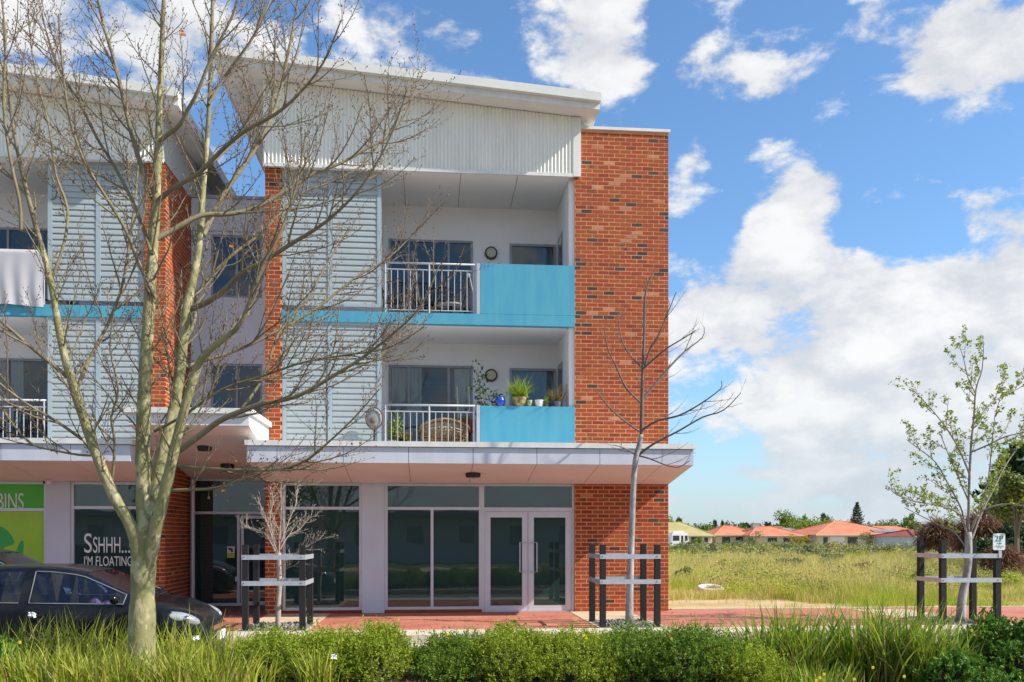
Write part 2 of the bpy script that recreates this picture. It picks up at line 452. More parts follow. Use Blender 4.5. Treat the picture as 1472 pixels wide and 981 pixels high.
# median bed and its kerbs
def medz(x, y): return -.02 + .10 * math.sin(math.pi * (y - 7.9) / 2.95) ** .6 if 7.9 < y < 10.85 else -.02
sheet('median_bed', -40, 40, 7.9, 10.85, 0, mat('bark_mulch', (.10, .05, .03), .95, .5, 6, .8, 40, col2=(.16, .09, .05)), 80, 12, medz)
struct('median_kerb', MB().box(-40, 40, 10.85, 11.0, -.4, -.01).box(-40, 40, 7.75, 7.9, -.4, -.01), M_kerb)
struct('bounce_footpath', MB().box(-160, 160, -8.0, -2.6, -.9, -.02), M_conc)  # pale unseen footpath added behind the camera to bounce light at the facade
struct('near_verge', MB().box(-160, 160, -40, -8.0, -.9, -.03), mat('verge_grass', (.10, .13, .03), .95, .4, 3, .6, 30))

# ------------------------------------------------------------------ bricks
def brick_mesh(L, H, D, m, axis):
    b = MB()
    if axis == 'x': b.box(-L / 2, L / 2, 0, D, 0, H)
    else: b.box(-D, 0, -L / 2, L / 2, 0, H)
    me = bpy.data.meshes.new('brick'); me.from_pydata(b.v, [], b.f); me.materials.append(m); return me
BCACHE = {}
PITCH, COURSE, J = .24, .086, .0195
def lay(u0, u1, z0, z1, axis, plane, out, zones):
    """collect bricks: (u, z, len, material index, axis, plane, zone)"""
    k0 = int(math.ceil(z0 / COURSE)); k = k0
    while (k + 1) * COURSE <= z1 + .03:
        z = k * COURSE; off = (PITCH / 2 if k % 2 else 0) + .06
        i = math.floor((u0 - off) / PITCH)
        while True:
            a = off + i * PITCH; b_ = a + PITCH - J; i += 1
            if a >= u1 - .02: break
            a2, b2 = max(a, u0), min(b_, u1)
            if b2 - a2 < .04: continue
            r = random.random()
            cl = math.sin(a * 1.7 + z * .5) * .5 + .5
            if zones == 'tall' and z > 5.8: pd, pp = (.06 + .22 * cl ** 2, .012 + .08 * (1 - cl) ** 3) if z < 9.5 else (.05, .006)
            elif zones == 'tall' and z > 3.2: pd, pp = .014, .004
            else: pd, pp = .022, .004
            mi = 2 if r < pd else (3 if r < pd + pp else (4 if r < pd + pp + .04 else (1 if r < .27 + (.18 if z < 2.8 else 0) else 0)))
            out.append((a2, z + J / 2, b2 - a2, mi, axis, plane))
        k += 1
def place_bricks(lst, parent, key, limit=300):
    lst = sorted(lst, key=key); single, rest = lst[:limit], lst[limit:]
    prot = .022
    for (u, z, L, mi, axis, plane) in single:
        kk = (round(L, 3), mi, axis)
        if kk not in BCACHE: BCACHE[kk] = brick_mesh(L, COURSE - J, prot + .03, BRK[mi], axis)
        jit = random.uniform(-.0015, .002)
        loc = (u + L / 2, plane - prot * .1 + jit, z) if axis == 'x' else (plane + prot * .1 + jit, u + L / 2, z)
        link('brick', BCACHE[kk], None, parent, loc)
    if rest:
        b = MB()
        for (u, z, L, mi, axis, plane) in rest:
            jit = random.uniform(-.0015, .002)
            if axis == 'x': b.box(u, u + L, plane - prot * .1 + jit, plane + .04, z, z + COURSE - J, mi)
            else: b.box(plane - .04, plane + prot * .1 + jit, u, u + L, z, z + COURSE - J, mi)
        o = b.build('brickwork', BRK, parent); o['kind'] = 'stuff'

# ------------------------------------------------------------------ windows, walls
def wall_holes(mb, x0, x1, z0, z1, y0, y1, holes):
    xs = sorted(set([x0, x1] + [h[0] for h in holes] + [h[1] for h in holes]))
    for i in range(len(xs) - 1):
        a, b = xs[i], xs[i + 1]; hs = sorted([h for h in holes if h[0] <= a + 1e-6 and h[1] >= b - 1e-6], key=lambda h: h[2])
        z = z0
        for h in hs:
            if h[2] > z + 1e-6: mb.box(a, b, y0, y1, z, h[2])
            z = h[3]
        if z < z1 - 1e-6: mb.box(a, b, y0, y1, z, z1)
def window(parent, x0, x1, z0, z1, y, fw=.05, mull=(), trans=(), fm=None, gm=None, dep=.07, name='window', panes=True):
    """frame is the part, panes are its sub-parts"""
    fm = fm or M_wfrm; gm = gm or M_glassb
    f = MB()
    f.box(x0, x1, y, y + dep, z1 - fw, z1).box(x0, x1, y, y + dep, z0, z0 + fw)
    f.box(x0, x0 + fw, y, y + dep, z0 + fw, z1 - fw).box(x1 - fw, x1, y, y + dep, z0 + fw, z1 - fw)
    for (mx, ma, mb_) in mull: f.box(mx - fw / 2, mx + fw / 2, y + .003, y + dep - .003, ma, mb_)
    for (tz, ta, tb) in trans: f.box(ta, tb, y + .0015, y + dep - .0015, tz - fw / 2, tz + fw / 2)
    o = f.build(name, fm, parent)
    if panes:
        MB().box(x0 + fw * .6, x1 - fw * .6, y + dep * .45, y + dep * .45 + .008, z0 + fw * .6, z1 - fw * .6).build('pane', gm, o)
    return o

def curtain(parent, x0, x1, z0, z1, y, m=M_cur, pitch=.09, amp=.03):
    b = MB(); n = max(4, int((x1 - x0) / pitch * 6)); base = len(b.v)
    for i in range(n + 1):
        x = x0 + (x1 - x0) * i / n; yy = y + amp * math.sin(2 * math.pi * (x - x0) / pitch) * (1 + .3 * math.sin(x * 7))
        b.v += [(x, yy, z0), (x, yy, z1)]
    for i in range(n):
        b.f.append((2 * i, 2 * i + 2, 2 * i + 3, 2 * i + 1)); b.mi.append(0)
    return b.build('curtain', m, parent, smooth=True)

def railing(parent, x0, x1, y, z0, ztop, posts, pitch=.132):
    r = MB().tube([(x0, y, ztop), (x1, y, ztop)], .022, 8).build('railing', M_rail, parent, smooth=True)
    MB().tube([(x0, y, ztop - .135), (x1, y, ztop - .135)], .013, 6).build('rail', M_rail, r)
    MB().tube([(x0, y, z0 + .09), (x1, y, z0 + .09)], .013, 6).build('rail', M_rail, r)
    zb = z0 + .09; zt = ztop - .135
    me = None; n = int((x1 - x0) / pitch)
    for i in range(n + 1):
        x = x0 + (x1 - x0) * (i + .3) / (n + .6)
        if me is None: o = MB().tube([(x, y, zb), (x, y, zt)], .0085, 6).build('baluster', M_rail, r); me = o.data; z_ = zb
        else: link('baluster', me, None, r, (x, y, z_))
    for p in posts: MB().tube([(p, y, z0), (p, y, ztop)], .02, 8).build('post', M_rail, r)
    return r

def bulkhead(parent, x, y, z):
    o = MB().tube([(x, y - .07, z), (x, y, z)], .145, 28).build('wall_light', M_black, parent)
    MB().tube([(x, y - .085, z), (x, y - .071, z)], .108, 24).build('lens', M_lens, o)
    for k in (-.03, .03): pass
    return o
def louvres(parent, x0, x1, z0, z1, y, mid):
    fw = .085
    f = MB()
    f.box(x0, x0 + fw, y - .03, y + .05, z0, z1).box(x1 - fw, x1, y - .03, y + .05, z0, z1).box(mid - .045, mid + .045, y - .03, y + .05, z0 + .06, z1 - .06)
    f.box(x0 + fw, x1 - fw, y - .03, y + .05, z1 - .06, z1).box(x0 + fw, x1 - fw, y - .03, y + .05, z0, z0 + .06)
    o = f.build('louvre_screen', M_lfrm, parent)
    for (a, b) in ((x0 + fw, mid - .045), (mid + .045, x1 - fw)):
        n = int((z1 - z0 - .16) / .117); me = None; w_ = b - a - .006
        for i in range(n + 1):
            z = z0 + .08 + i * (z1 - z0 - .16) / n
            if me is None:
                s = MB()
                prof = [(-.016, -.065), (-.022, -.058), (-.016, .0), (.000, .062), (.008, .062), (-.004, -.006), (-.008, -.065)]
                b0 = 0
                for xx in (a + .003, b - .003): s.v += [(xx, y + p, z + q) for p, q in prof]
                k = len(prof)
                for j in range(k): s.f.append((j, (j + 1) % k, k + (j + 1) % k, k + j)); s.mi.append(0)
                ob = s.build('slat', M_louv, o); me = ob.data; base = gloc(ob) - Vector((0, 0, z))
            else: link('slat', me, None, o, (base.x, base.y, base.z + z))
    return o

Z1, Z2, ZC = 3.34, 6.22, 9.16                                   # floor levels and top-floor ceiling
def apartment(root, sgn, X0, pier, louv, rail_end, bal_end, total, slope, zr, roof_x, main):
    """sgn +1 runs to the right from X0, -1 to the left"""
    fx = lambda u: X0 + sgn * u
    def B(u0, u1, y0, y1, z0, z1, name, m, mb=None):
        b = mb or MB(); b.box(fx(u0), fx(u1), y0, y1, z0, z1)
        return b.build(name, m, root) if mb is None else None
    YB = 20.85
    # shell (interior walls, slabs, back)
    sh = MB()
    sh.box(fx(.02), fx(.2), YF + .06, 27, 0, ZC)
    sh.box(fx(bal_end - .12), fx(bal_end + .0), YF + .07, 27, 3.0, 10.15)
    sh.box(fx(.2), fx(total - .1), 26.8, 27, 0, 10.15)
    sh.build('shell_wall', M_white, root)
    MB().box(fx(.2), fx(bal_end - .12), YF + .3, 26.79, -.2, .01).build('ground_floor', M_roomf, root)
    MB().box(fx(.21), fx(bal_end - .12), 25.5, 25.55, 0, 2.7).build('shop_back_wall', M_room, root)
    MB().box(fx(.03), fx(bal_end - .13), YF + .05, 26.79, 2.72, Z1).build('floor_slab', M_white, root)
    MB().box(fx(.21), fx(bal_end - .13), YB + .2, 26.79, 6.02, Z2).build('floor_slab', M_room, root)
    # balcony slab: blue edge, white soffit
    MB().box(fx(pier), fx(bal_end), YF - .002, YF + .16, 6.02, Z2 + .03).build('slab_edge', M_blue, root)
    MB().box(fx(.21), fx(bal_end - .12), YF + .162, YB + .19, 6.02, Z2).build('balcony_slab', M_white, root)
    # top ceiling: boards with open joints
    xs = sorted([fx(pier), fx(bal_end - .12)]); cx = xs[0]
    cuts = [q for q in [(-6.6 + 1.2 * i) + .03 for i in range(-8, 12)] if xs[0] + .1 < q < xs[1] - .1]
    ed = [xs[0]] + cuts + [xs[1]]
    MB().box(xs[0], xs[1], YF + .0, YB + .15, ZC + .06, ZC + .2).build('ceiling_frame', M_room, root)
    for a, b in zip(ed[:-1], ed[1:]):
        MB().box(a + .006, b - .006, YF - .06, YB, ZC, ZC + .05).build('ceiling_board', M_ceil, root)
    # back wall of the balconies with openings
    da, db = fx(2.43), fx(4.35); wa, wb = fx(5.2), fx(bal_end - .14)
    if sgn < 0: da, db = db, da; wa, wb = wb, wa
    for lv, (zf, zt) in enumerate(((Z1, 6.02), (Z2, ZC))):
        hd = zf + 2.17
        b = MB(); holes = [(min(da, db), max(da, db), zf, hd), (min(wa, wb), max(wa, wb), zf + 1.02, hd - .03)]
        wall_holes(b, min(fx(.2), fx(bal_end - .12)), max(fx(.2), fx(bal_end - .12)), zf, zt, YB, YB + .15, holes)
        b.build('balcony_wall', M_white, root)
        x0, x1 = min(da, db), max(da, db)
        third = (x1 - x0) / 2
        door = window(root, x0, x1, zf + .01, hd, YB - .03, .05, mull=[(x0 + .45, zf + .06, hd - .05), (x0 + .45 + third * .95, zf + .06, hd - .05)], name='sliding_door')
        w2 = window(root, min(wa, wb), max(wa, wb), zf + 1.02, hd - .03, YB - .03, .055)
        if lv == 0:
            curtain(root, x0 + .07, x0 + .75, zf + .05, hd - .04, YB + .055)
            curtain(root, x1 - .42, x1 - .07, zf + .05, hd - .04, YB + .055)
            curtain(root, min(wa, wb) + .05, max(wa, wb) - .05, zf + 1.05, hd - .06, YB + .14, mat('grey_curtain', (.30, .34, .38), .9, .2, 4), .14, .035)
        else:
            curtain(root, max(wa, wb) - .32, max(wa, wb) - .05, zf + 1.05, hd - .06, YB + .14, mat('grey_curtain', (.30, .34, .38), .9, .2, 4), .14, .035)
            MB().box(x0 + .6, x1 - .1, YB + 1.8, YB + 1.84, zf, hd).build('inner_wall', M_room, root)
        bulkhead(root, fx(4.77), YB, zf + 1.96 - (0.06 if lv else 0))
        # side window on the flank wall of the balcony
        sx = fx(bal_end - .12)
        f = MB().box(sx - sgn * .012, sx - sgn * .002, YB - .95, YB - .25, zf + 1.0, hd - .02).build('side_window', M_wfrm, root)
        MB().box(sx - sgn * .016, sx - sgn * .0125, YB - .88, YB - .32, zf + 1.07, hd - .09).build('pane', glass('side_glass', (.15, .18, .2), 1.5), f)
        # louvre screen, rail, parapet
        zl = zf + (.13 if lv else .0)
        a, b_ = fx(pier + .01), fx(louv)
        louvres(root, min(a, b_), max(a, b_), zl, zt - .0 if lv == 0 else zt + .02, YF + .06, (a + b_) / 2 - sgn * .04)
        a, b_ = sorted((fx(louv + .005), fx(rail_end)))
        railing(root, a + .03, b_ - .03, YF + .06, zf, zf + 1.07 if lv else 4.33, [fx(louv + .08), fx((louv + rail_end) / 2), fx(rail_end - .05)])
        MB().box(fx(rail_end), fx(rail_end + .07), YF + .0, YF + .13, zf, (zf + 1.09) if lv else 4.34).build('rail_post', M_rail, root)
        MB().box(fx(rail_end + .075), fx(bal_end - .001), YF + .0015, YF + .14, zf - .0 if lv == 0 else Z2 + .035, 7.31 if lv else 4.33).build('parapet', M_blue, root)
    # mortar cores and brickwork
    core = MB()
    MB().box(fx(0), fx(pier), YF + .0015, YF + .35, 0, 9.2).build('mortar_core', M_mortar, root)
    MB().box(fx(bal_end), fx(total), YF + .0015, 27.01, 0, 10.2).build('mortar_core', M_mortar, root)
    return fx, YB

# ---- the right-hand (main) building
main = empty('apartment_building', (0.8, YF, 0), 'three storey apartment building on the right, with brick end wall and turquoise balcony parapets', 'building')
fxm, YB = apartment(main, 1, -3.38, .33, 2.36, 4.34, 6.42, 8.43, .077, 10.36, (-4.28, 3.46), True)
bl = []
lay(3.045, 5.05, 0, 10.2, 'x', YF, bl, 'tall')
lay(-3.38, -3.05, 0, 9.2, 'x', YF, bl, 'pier')
bl = [b for b in bl if not (2.68 < b[1] < 3.3)]
place_bricks(bl, main, lambda b: (0 if b[0] > 3 and b[1] < 2.7 else 1, abs(b[1] - 3.0)))
side = []; lay(YF, 27, 0, 10.2, 'y', 5.045, side, 'tall')
b = MB()
for (u, z, L, mi, axis, plane) in side: b.box(plane - .03, plane + .008, u, u + L, z, z + COURSE - J, mi)
o = b.build('side_brickwork', BRK, main); o['kind'] = 'stuff'
MB().box(3.1, 5.09, YF - .04, 27.05, 10.2, 10.26).build('wall_capping', M_trim, main)

def corrugated(root, xa, xb, zbot, ztop, y, name='corrugated_cladding'):
    b = MB(); pitch = .0765; n = int((xb - xa) / pitch * 8)
    for i in range(n + 1):
        x = xa + (xb - xa) * i / n; yy = y - .017 * math.cos(2 * math.pi * x / pitch)
        b.v += [(x, yy, zbot), (x, yy, ztop(x))]
    for i in range(n): b.f.append((2 * i, 2 * i + 2, 2 * i + 3, 2 * i + 1)); b.mi.append(0)
    return b.build(name, M_corr, root, smooth=True)
def roof(root, xa, xb, zb_at, y0, y1, wall_a, wall_b, trim_side):
    """skillion roof: zb_at(x)= underside height"""
    def slab(x0, x1, ya, yb, a, c, name, m, par):
        return MB().hexa([(x0, ya, zb_at(x0) + a), (x1, ya, zb_at(x1) + a), (x1, yb, zb_at(x1) + a), (x0, yb, zb_at(x0) + a),
                          (x0, ya, zb_at(x0) + c), (x1, ya, zb_at(x1) + c), (x1, yb, zb_at(x1) + c), (x0, yb, zb_at(x0) + c)]).build(name, m, par)
    r = slab(xa + .02, xb - .02, y0 + .05, y1, .012, .20, 'roof', M_soff, root)
    slab(xa, xb, y0 + .015, y0 + .05, 0, .17, 'fascia', M_trim, r)
    slab(xa - .01, xb + .01, y0 - .10, y0 + .014, .13, .30, 'gutter', M_gut, r)
    slab(xa, xa + .02, y0 + .05, y1, 0, .26, 'barge_board', M_trim, r)
    slab(xb - .02, xb, y0 + .05, y1, 0, .26, 'barge_board', M_trim, r)
    MB().box(0, 0, 0, 0, 0, 0)
    return r
YR = 18.33
zbm = lambda x: 10.36 + (3.455 - x) * .077
rf = roof(main, -4.28, 3.46, zbm, YR, 27.6, 0, 0, 1)
corrugated(main, -3.40, 2.98, 9.2, zbm, YF - .13)
MB().hexa([(-3.38, YF - .11, 9.19), (3.14, YF - .11, 9.19), (3.14, YF + .0, 9.19), (-3.38, YF, 9.19), (-3.38, YF - .11, zbm(-3.38)), (3.14, YF - .11, zbm(3.14)), (3.14, YF, zbm(3.14)), (-3.38, YF, zbm(-3.38))]).build('cladding_backing', M_trim, main)
MB().box(2.98, 3.14, YF - .16, YF - .112, 9.14, 10.38).build('corner_trim', M_trim, main)
MB().box(-3.40, 2.978, YF - .155, YF - .08, 9.13, 9.2).build('bottom_trim', M_trim, main)
MB().box(-3.36, 3.1, YF + .06, 26.9, 9.5, 10.2).build('roof_wall', M_white, main)
MB().hexa([(-3.36, YF + .1, 10.2), (3.12, YF + .1, 10.2), (3.12, 27, 10.2), (-3.36, 27, 10.2), (-3.36, YF + .1, zbm(-3.36)), (3.12, YF + .1, zbm(3.12)), (3.12, 27, zbm(3.12)), (-3.36, 27, zbm(-3.36))]).build('roof_wall', M_white, main)

def canopy(root, xa, xb, cuts, yf=17.05, closed=(0, 0)):
    zf, zw, zp, zt = 2.965, 2.70, 3.27, 3.37
    core = MB().hexa([(xa + .02, yf + .05, zf + .03), (xb - .02, yf + .05, zf + .03), (xb - .02, YF - .012, zw + .03), (xa + .02, YF - .012, zw + .03),
                      (xa + .02, yf + .05, zp), (xb - .02, yf + .05, zp), (xb - .02, YF - .012, zp), (xa + .02, YF - .012, zp)]).build('canopy', M_black, root)
    MB().box(xa - .035, xb + .035, yf - .04, YF - .011, zp + .002, zt).build('canopy_capping', M_trim, core)
    ed = [xa] + cuts + [xb]
    for a, b in zip(ed[:-1], ed[1:]):
        MB().box(a + .005, b - .005, yf, yf + .03, zf, zp - .008).build('fascia_panel', M_panel, core)
        MB().hexa([(a + .005, yf + .034, zf), (b - .005, yf + .034, zf), (b - .005, YF - .012, zw), (a + .005, YF - .012, zw),
                   (a + .005, yf + .034, zf + .02), (b - .005, yf + .034, zf + .02), (b - .005, YF - .012, zw + .02), (a + .005, YF - .012, zw + .02)]).build('soffit_panel', M_soffit, core)
    for x, s in ((xa, 1), (xb, -1)):
        MB().hexa([(x, yf + .032, zf), (x + s * .018, yf + .032, zf), (x + s * .018, YF - .012, zw), (x, YF - .012, zw),
                   (x, yf + .032, zp - .008), (x + s * .018, yf + .032, zp - .008), (x + s * .018, YF - .012, zp - .008), (x, YF - .012, zp - .008)]).build('end_panel', M_panel, core)
    return core
cut = lambda a, b, off: [q for q in [off + 1.21 * i for i in range(-12, 12)] if a + .15 < q < b - .15]
can = canopy(main, -3.375, 5.05, cut(-3.375, 5.05, .80))
def downlight(root, px, py, Y, slope=True):
    X = XY(px, Y); z = 2.70 + (YF - Y) / 1.87 * .265 - .003
    o = MB().lathe(X, Y, [(.13, z - .075), (.15, z - .05), (.15, z + .01)], 24).build('soffit_light', M_black, root)
    MB().lathe(X, Y, [(.02, z - .085), (.11, z - .078), (.11, z - .074)], 20).build('lens', mat('dark_lens', (.2, .2, .2), .3), o)
downlight(can, 680, 684, 17.95)

# shopfront
def shop_window(root, x0, x1, mull=None, tr=True):
    y = YF + .07
    MB().box(x0, x1, YF + .01, YF + .12, 0, .058).build('brick_sill', BRK[1], root)
    o = window(root, x0, x1, .06, 2.70, y, .058, mull=[(mull, .1, 2.15)] if mull else [], trans=[(2.175, x0 + .05, x1 - .05)], fm=M_alu, gm=M_glass, dep=.09, name='shop_window', panes=False)
    MB().box(x0 + .03, x1 - .03, y + .04, y + .05, 2.2, 2.67).build('pane', M_glass, o)
    e = [x0 + .03] + ([mull] if mull else []) + [x1 - .03]
    for a, b in zip(e[:-1], e[1:]): MB().box(a + .004, b - .004, y + .04, y + .05, .09, 2.15).build('pane', M_glass, o)
    return o
shop_window(main, -3.04, -1.42)
MB().box(-1.418, -.952, YF + .03, YF + .3, 0, 2.71).build('render_pier', M_lilac, main)
shop_window(main, -.95, 1.07, .03)
y = YF + .07
o = window(main, 1.072, 3.035, 2.15, 2.70, y, .05, fm=M_alu, gm=M_glass, dep=.09, name='transom_window')
jm = MB().box(1.072, 1.13, y, y + .09, 0, 2.148).box(2.975, 3.035, y, y + .09, 0, 2.148).box(1.13, 2.975, y, y + .09, 2.115, 2.148).box(1.13, 2.975, y - .02, y + .09, 0, .015)
jm.build('door_frame', M_alu, main)
for (a, b, hs) in ((1.135, 2.045, 1), (2.055, 2.97, -1)):
    d = MB()
    wall_holes(d, a, b, .02, 2.11, y + .02, y + .065, [(a + .12, b - .12, .13, 1.99)])
    d = d.build('shop_door', M_alu, main)
    MB().box(a + .11, b - .11, y + .035, y + .043, .12, 2.0).build('pane', M_glass, d)
    hx = b - .055 if hs > 0 else a + .055; hx2 = hx - hs * .0
    h = MB().tube([(hx, y + .02, 1.46), (hx, y - .06, 1.46), (hx - hs * .12, y - .06, 1.46), (hx - hs * .12, y - .06, .84), (hx, y - .06, .84), (hx, y + .02, .84)], .014, 8)
    h.build('handle', M_galv, d)
# entry and stair tower between the buildings
YS = 20.9
tw = MB(); holes = [(XY(303, YS), XY(377, YS), P(340, 428, YS).z, P(340, 338, YS).z), (XY(303, YS), XY(377, YS), P(340, 605, YS).z, P(340, 523, YS).z)]
wall_holes(tw, -5.36, -3.385, 2.92, 9.2, YS, YS + .2, holes)
tw = tw.build('stair_wall', M_lilac, main)
MB().box(-5.36, -3.385, YS - .04, YS + .24, 9.205, 9.27).build('parapet_capping', mat('grey_capping', (.30, .31, .36), .5), main)
MB().box(-5.36, -3.385, YS - .012, YS - .001, 8.46, 8.475).build('shadow_groove', M_wfrm, tw)
MB().box(-4.43, -4.42, YS - .012, YS - .001, 8.48, 9.2).build('shadow_groove', M_wfrm, tw)
for (a, b, z0, z1) in holes:
    o = window(main, a, b, z0, z1, YS + .03, .05, mull=[((a + b) / 2, z0 + .05, z1 - .05)], name='stair_window', gm=glass('stair_glass', (.35, .4, .5), 1.6))
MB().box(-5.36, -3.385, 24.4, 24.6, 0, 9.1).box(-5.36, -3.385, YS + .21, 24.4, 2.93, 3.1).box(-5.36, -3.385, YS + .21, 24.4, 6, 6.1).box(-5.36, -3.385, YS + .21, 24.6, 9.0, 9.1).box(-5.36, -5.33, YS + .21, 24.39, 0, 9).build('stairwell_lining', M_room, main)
MB().box(-5.37, -3.38, YF - .3, 24.39, -.2, .008).build('entry_floor', mat('entry_tiles', (.20, .07, .05), .6, .3, 3), main)
ew = window(main, -5.36, -3.385, .02, 2.9, YS + .02, .06, mull=[(-4.33, .08, 2.08)], trans=[(2.12, -5.3, -3.44)], fm=M_alu, gm=M_glass, name='entry_glazing')
MB().box(-4.27, -3.46, YS - .01, YS + .018, .03, .12).box(-4.27, -4.20, YS - .01, YS + .018, .12, 2.06).box(-3.53, -3.46, YS - .01, YS + .018, .12, 2.06).box(-4.20, -3.53, YS - .01, YS + .018, 1.99, 2.06).build('entry_door', M_alu, main)
MB().tube([(-4.19, YS - .05, .95), (-4.19, YS - .05, 1.25)], .012, 8).build('door_handle', M_galv, main)
MB().tube([(XY(277, YS - .25), YS - .25, .01), (XY(277, YS - .25), YS - .25, 2.85)], .05, 12).build('downpipe', M_alu, main)
# stickers on the entry door glass: camera symbol over a yellow strip
xs_, zs_ = XY(332, YS), P(332, 794, YS).z
st = MB().box(xs_ - .085, xs_ + .085, YS - .004, YS - .001, zs_ - .02, zs_ + .13).build('sticker', mat('sticker_white', (.7, .72, .7), .5), main)
MB().box(xs_ - .085, xs_ + .085, YS - .004, YS - .001, zs_ - .13, zs_ - .022).build('sticker_strip', mat('sticker_yellow', (.45, .6, .05), .5), st)
MB().poly_y([(xs_ - .06, zs_ + .06), (xs_ + .03, zs_ + .03), (xs_ + .05, zs_ + .07), (xs_ - .04, zs_ + .105)], YS - .008, YS - .005).poly_y([(xs_ + .0, zs_ + .0), (xs_ + .05, zs_ + .0), (xs_ + .05, zs_ + .02), (xs_ + .02, zs_ + .04), (xs_, zs_ + .03)], YS - .008, YS - .005).build('camera_symbol', M_black, st)
# raised entry canopy
ec = MB().hexa([(-5.42, 16.85, 3.61), (-3.30, 16.85, 3.61), (-3.30, YF - .02, 3.2), (-5.42, YF - .02, 3.2), (-5.42, 16.85, 3.82), (-3.30, 16.85, 3.82), (-3.30, YF - .02, 3.82), (-5.42, YF - .02, 3.82)]).build('entry_canopy', mat('entry_canopy_white', (.66, .66, .68), .5, .05, 1.2), main)
MB().box(-5.50, -3.24, 16.78, YF - .022, 3.822, 3.92).build('canopy_capping', M_trim, ec)
MB().hexa([(-5.4, 16.9, 3.588), (-3.32, 16.9, 3.588), (-3.392, YS - .0, 2.88), (-5.355, YS - .0, 2.88), (-5.4, 16.9, 3.606), (-3.32, 16.9, 3.606), (-3.392, YS, 2.9), (-5.355, YS, 2.9)]).build('soffit_panel', M_soffit, ec)
for (px, Y) in ((294, 18.2), (327, 19.6)):
    z = 3.588 - (Y - 16.9) * .177
    o = MB().lathe(XY(px, Y), Y, [(.12, z - .09), (.14, z - .06), (.14, z + .01)], 20).build('soffit_light', M_black, ec)
MB().box(-5.35, -3.39, 19.0, YS + .2, 3.9, 3.95).build('entry_roof', M_soff, main)

# ---- the left building
left = empty('apartment_building', (-9.5, YF, 0), 'louvred apartment building on the left, behind the big bare tree, with green shop posters', 'building')
fxl, _ = apartment(left, -1, -5.37, .41, 2.30, 4.3, 6.42, 8.43, .11, 10.0, (-12, -4.95), False)
zbl = lambda x: 10.08 + (-4.95 - x) * .105
roof(left, -14.6, -4.95, zbl, YR, 30, 0, 0, 1)
corrugated(left, -13.8, -5.40, 9.2, zbl, YF - .13)
MB().box(-13.8, -5.37, YF - .155, YF - .08, 9.13, 9.2).build('bottom_trim', M_trim, left)
MB().hexa([(-13.8, YF - .11, 9.19), (-5.372, YF - .11, 9.19), (-5.372, 30, 9.19), (-13.8, 30, 9.19), (-13.8, YF - .11, zbl(-13.8)), (-5.372, YF - .11, zbl(-5.37)), (-5.372, 30, zbl(-5.37)), (-13.8, 30, zbl(-13.8))]).build('upper_wall', mat('grey_cladding', (.50, .53, .52), .5, .1, 1), left)
for k in range(9): MB().box(-5.371, -5.355, 21.2 + k * .9, 21.26 + k * .9, 9.25, 10.0).build('cladding_batten', M_trim, left)
MB().box(-5.56, -5.38, YS + .0, 30, 0, 9.19).build('flank_wall', M_white, left)
lb = []
lay(-5.785, -5.37, 0, 9.2, 'x', YF, lb, 'pier')
lay(YF + .02, YS, 0, 9.2, 'y', -5.37, lb, 'pier')
MB().box(-5.56, -5.3715, YF + .36, YS - .002, 0, 9.19).build('return_wall_core', M_mortar, left)
place_bricks(lb, left, lambda b: abs(b[1] - 3.0))
lcan = canopy(left, -13.8, -5.45, cut(-13.8, -5.45, -6.5))
shop_window(left, -7.24, -5.80)
MB().box(-7.70, -7.242, YF + .03, YF + .3, 0, 2.71).build('render_pier', M_lilac, left)
gw = window(left, -9.9, -7.702, .06, 2.70, YF + .07, .058, trans=[(2.13, -9.85, -7.75)], fm=M_alu, name='shop_window', panes=False)
MB().box(-9.87, -7.73, YF + .10, YF + .11, 2.15, 2.68).build('poster_film', mat('green_film_dark', (.07, .48, .015), .35, .15, 1.2), gw)
MB().box(-9.87, -7.73, YF + .10, YF + .11, .09, 2.11).build('poster_film', mat('green_film_light', (.34, .60, .025), .35, .2, 1.0), gw)
M_face = mat('green_print', (.03, .36, .06), .4)
def pts(lst): return [(XY(a, YF + .1), P(a, b, YF + .1).z) for a, b in lst]
fc = MB().poly_y(pts([(-40, 757), (-20, 757), (4, 758), (12, 764), (18, 773), (21, 780), (17, 784), (8, 786), (5, 789), (9, 793), (12, 799), (9, 806), (4, 815), (2, 826), (-40, 830)]), YF + .095, YF + .0985)
fc.build('print_shape', M_face, gw)
MB().poly_y(pts([(22, 830), (20, 812), (22, 797), (26, 785), (30, 778), (33, 777), (34, 784), (33, 796), (31, 812), (33, 830)]), YF + .095, YF + .0985).build('print_shape', mat('green_print_mid', (.02, .33, .07), .4), gw)
def text(body, px, py, Y, hpx, wpx, m, parent, shear=0.0):
    cu = bpy.data.curves.new('lettering', 'FONT'); cu.body = body; cu.size = 1; cu.extrude = .004; cu.space_character = 1.0
    ob = bpy.data.objects.new('tmp', cu); COL.objects.link(ob)
    dg = bpy.context.evaluated_depsgraph_get(); dg.update()
    me = bpy.data.meshes.new_from_object(ob.evaluated_get(dg)); bpy.data.objects.remove(ob)
    n = len(me.vertices); co = np.empty(n * 3); me.vertices.foreach_get('co', co); co = co.reshape(-1, 3)
    co[:, 0] -= co[:, 0].min(); co[:, 1] -= co[:, 1].min()
    x0 = XY(px, Y); x1 = XY(px + wpx, Y); z0 = P(px, py, Y).z; z1 = P(px, py - hpx, Y).z
    sx = (x1 - x0) / co[:, 0].max(); sz = (z1 - z0) / co[:, 1].max()
    new = np.stack([co[:, 0] * sx, -co[:, 2] * .5, co[:, 1] * sz], 1)
    me.vertices.foreach_set('co', new.ravel()); me.update(); me.materials.clear(); me.materials.append(m)
    return link('lettering', me, None, parent, (x0, Y, z0))
M_letw = mat('white_lettering', (.72, .76, .74), .6)
lw = [o for o in left.children if o.name.startswith('shop_window')][0]
YT = YF + .10
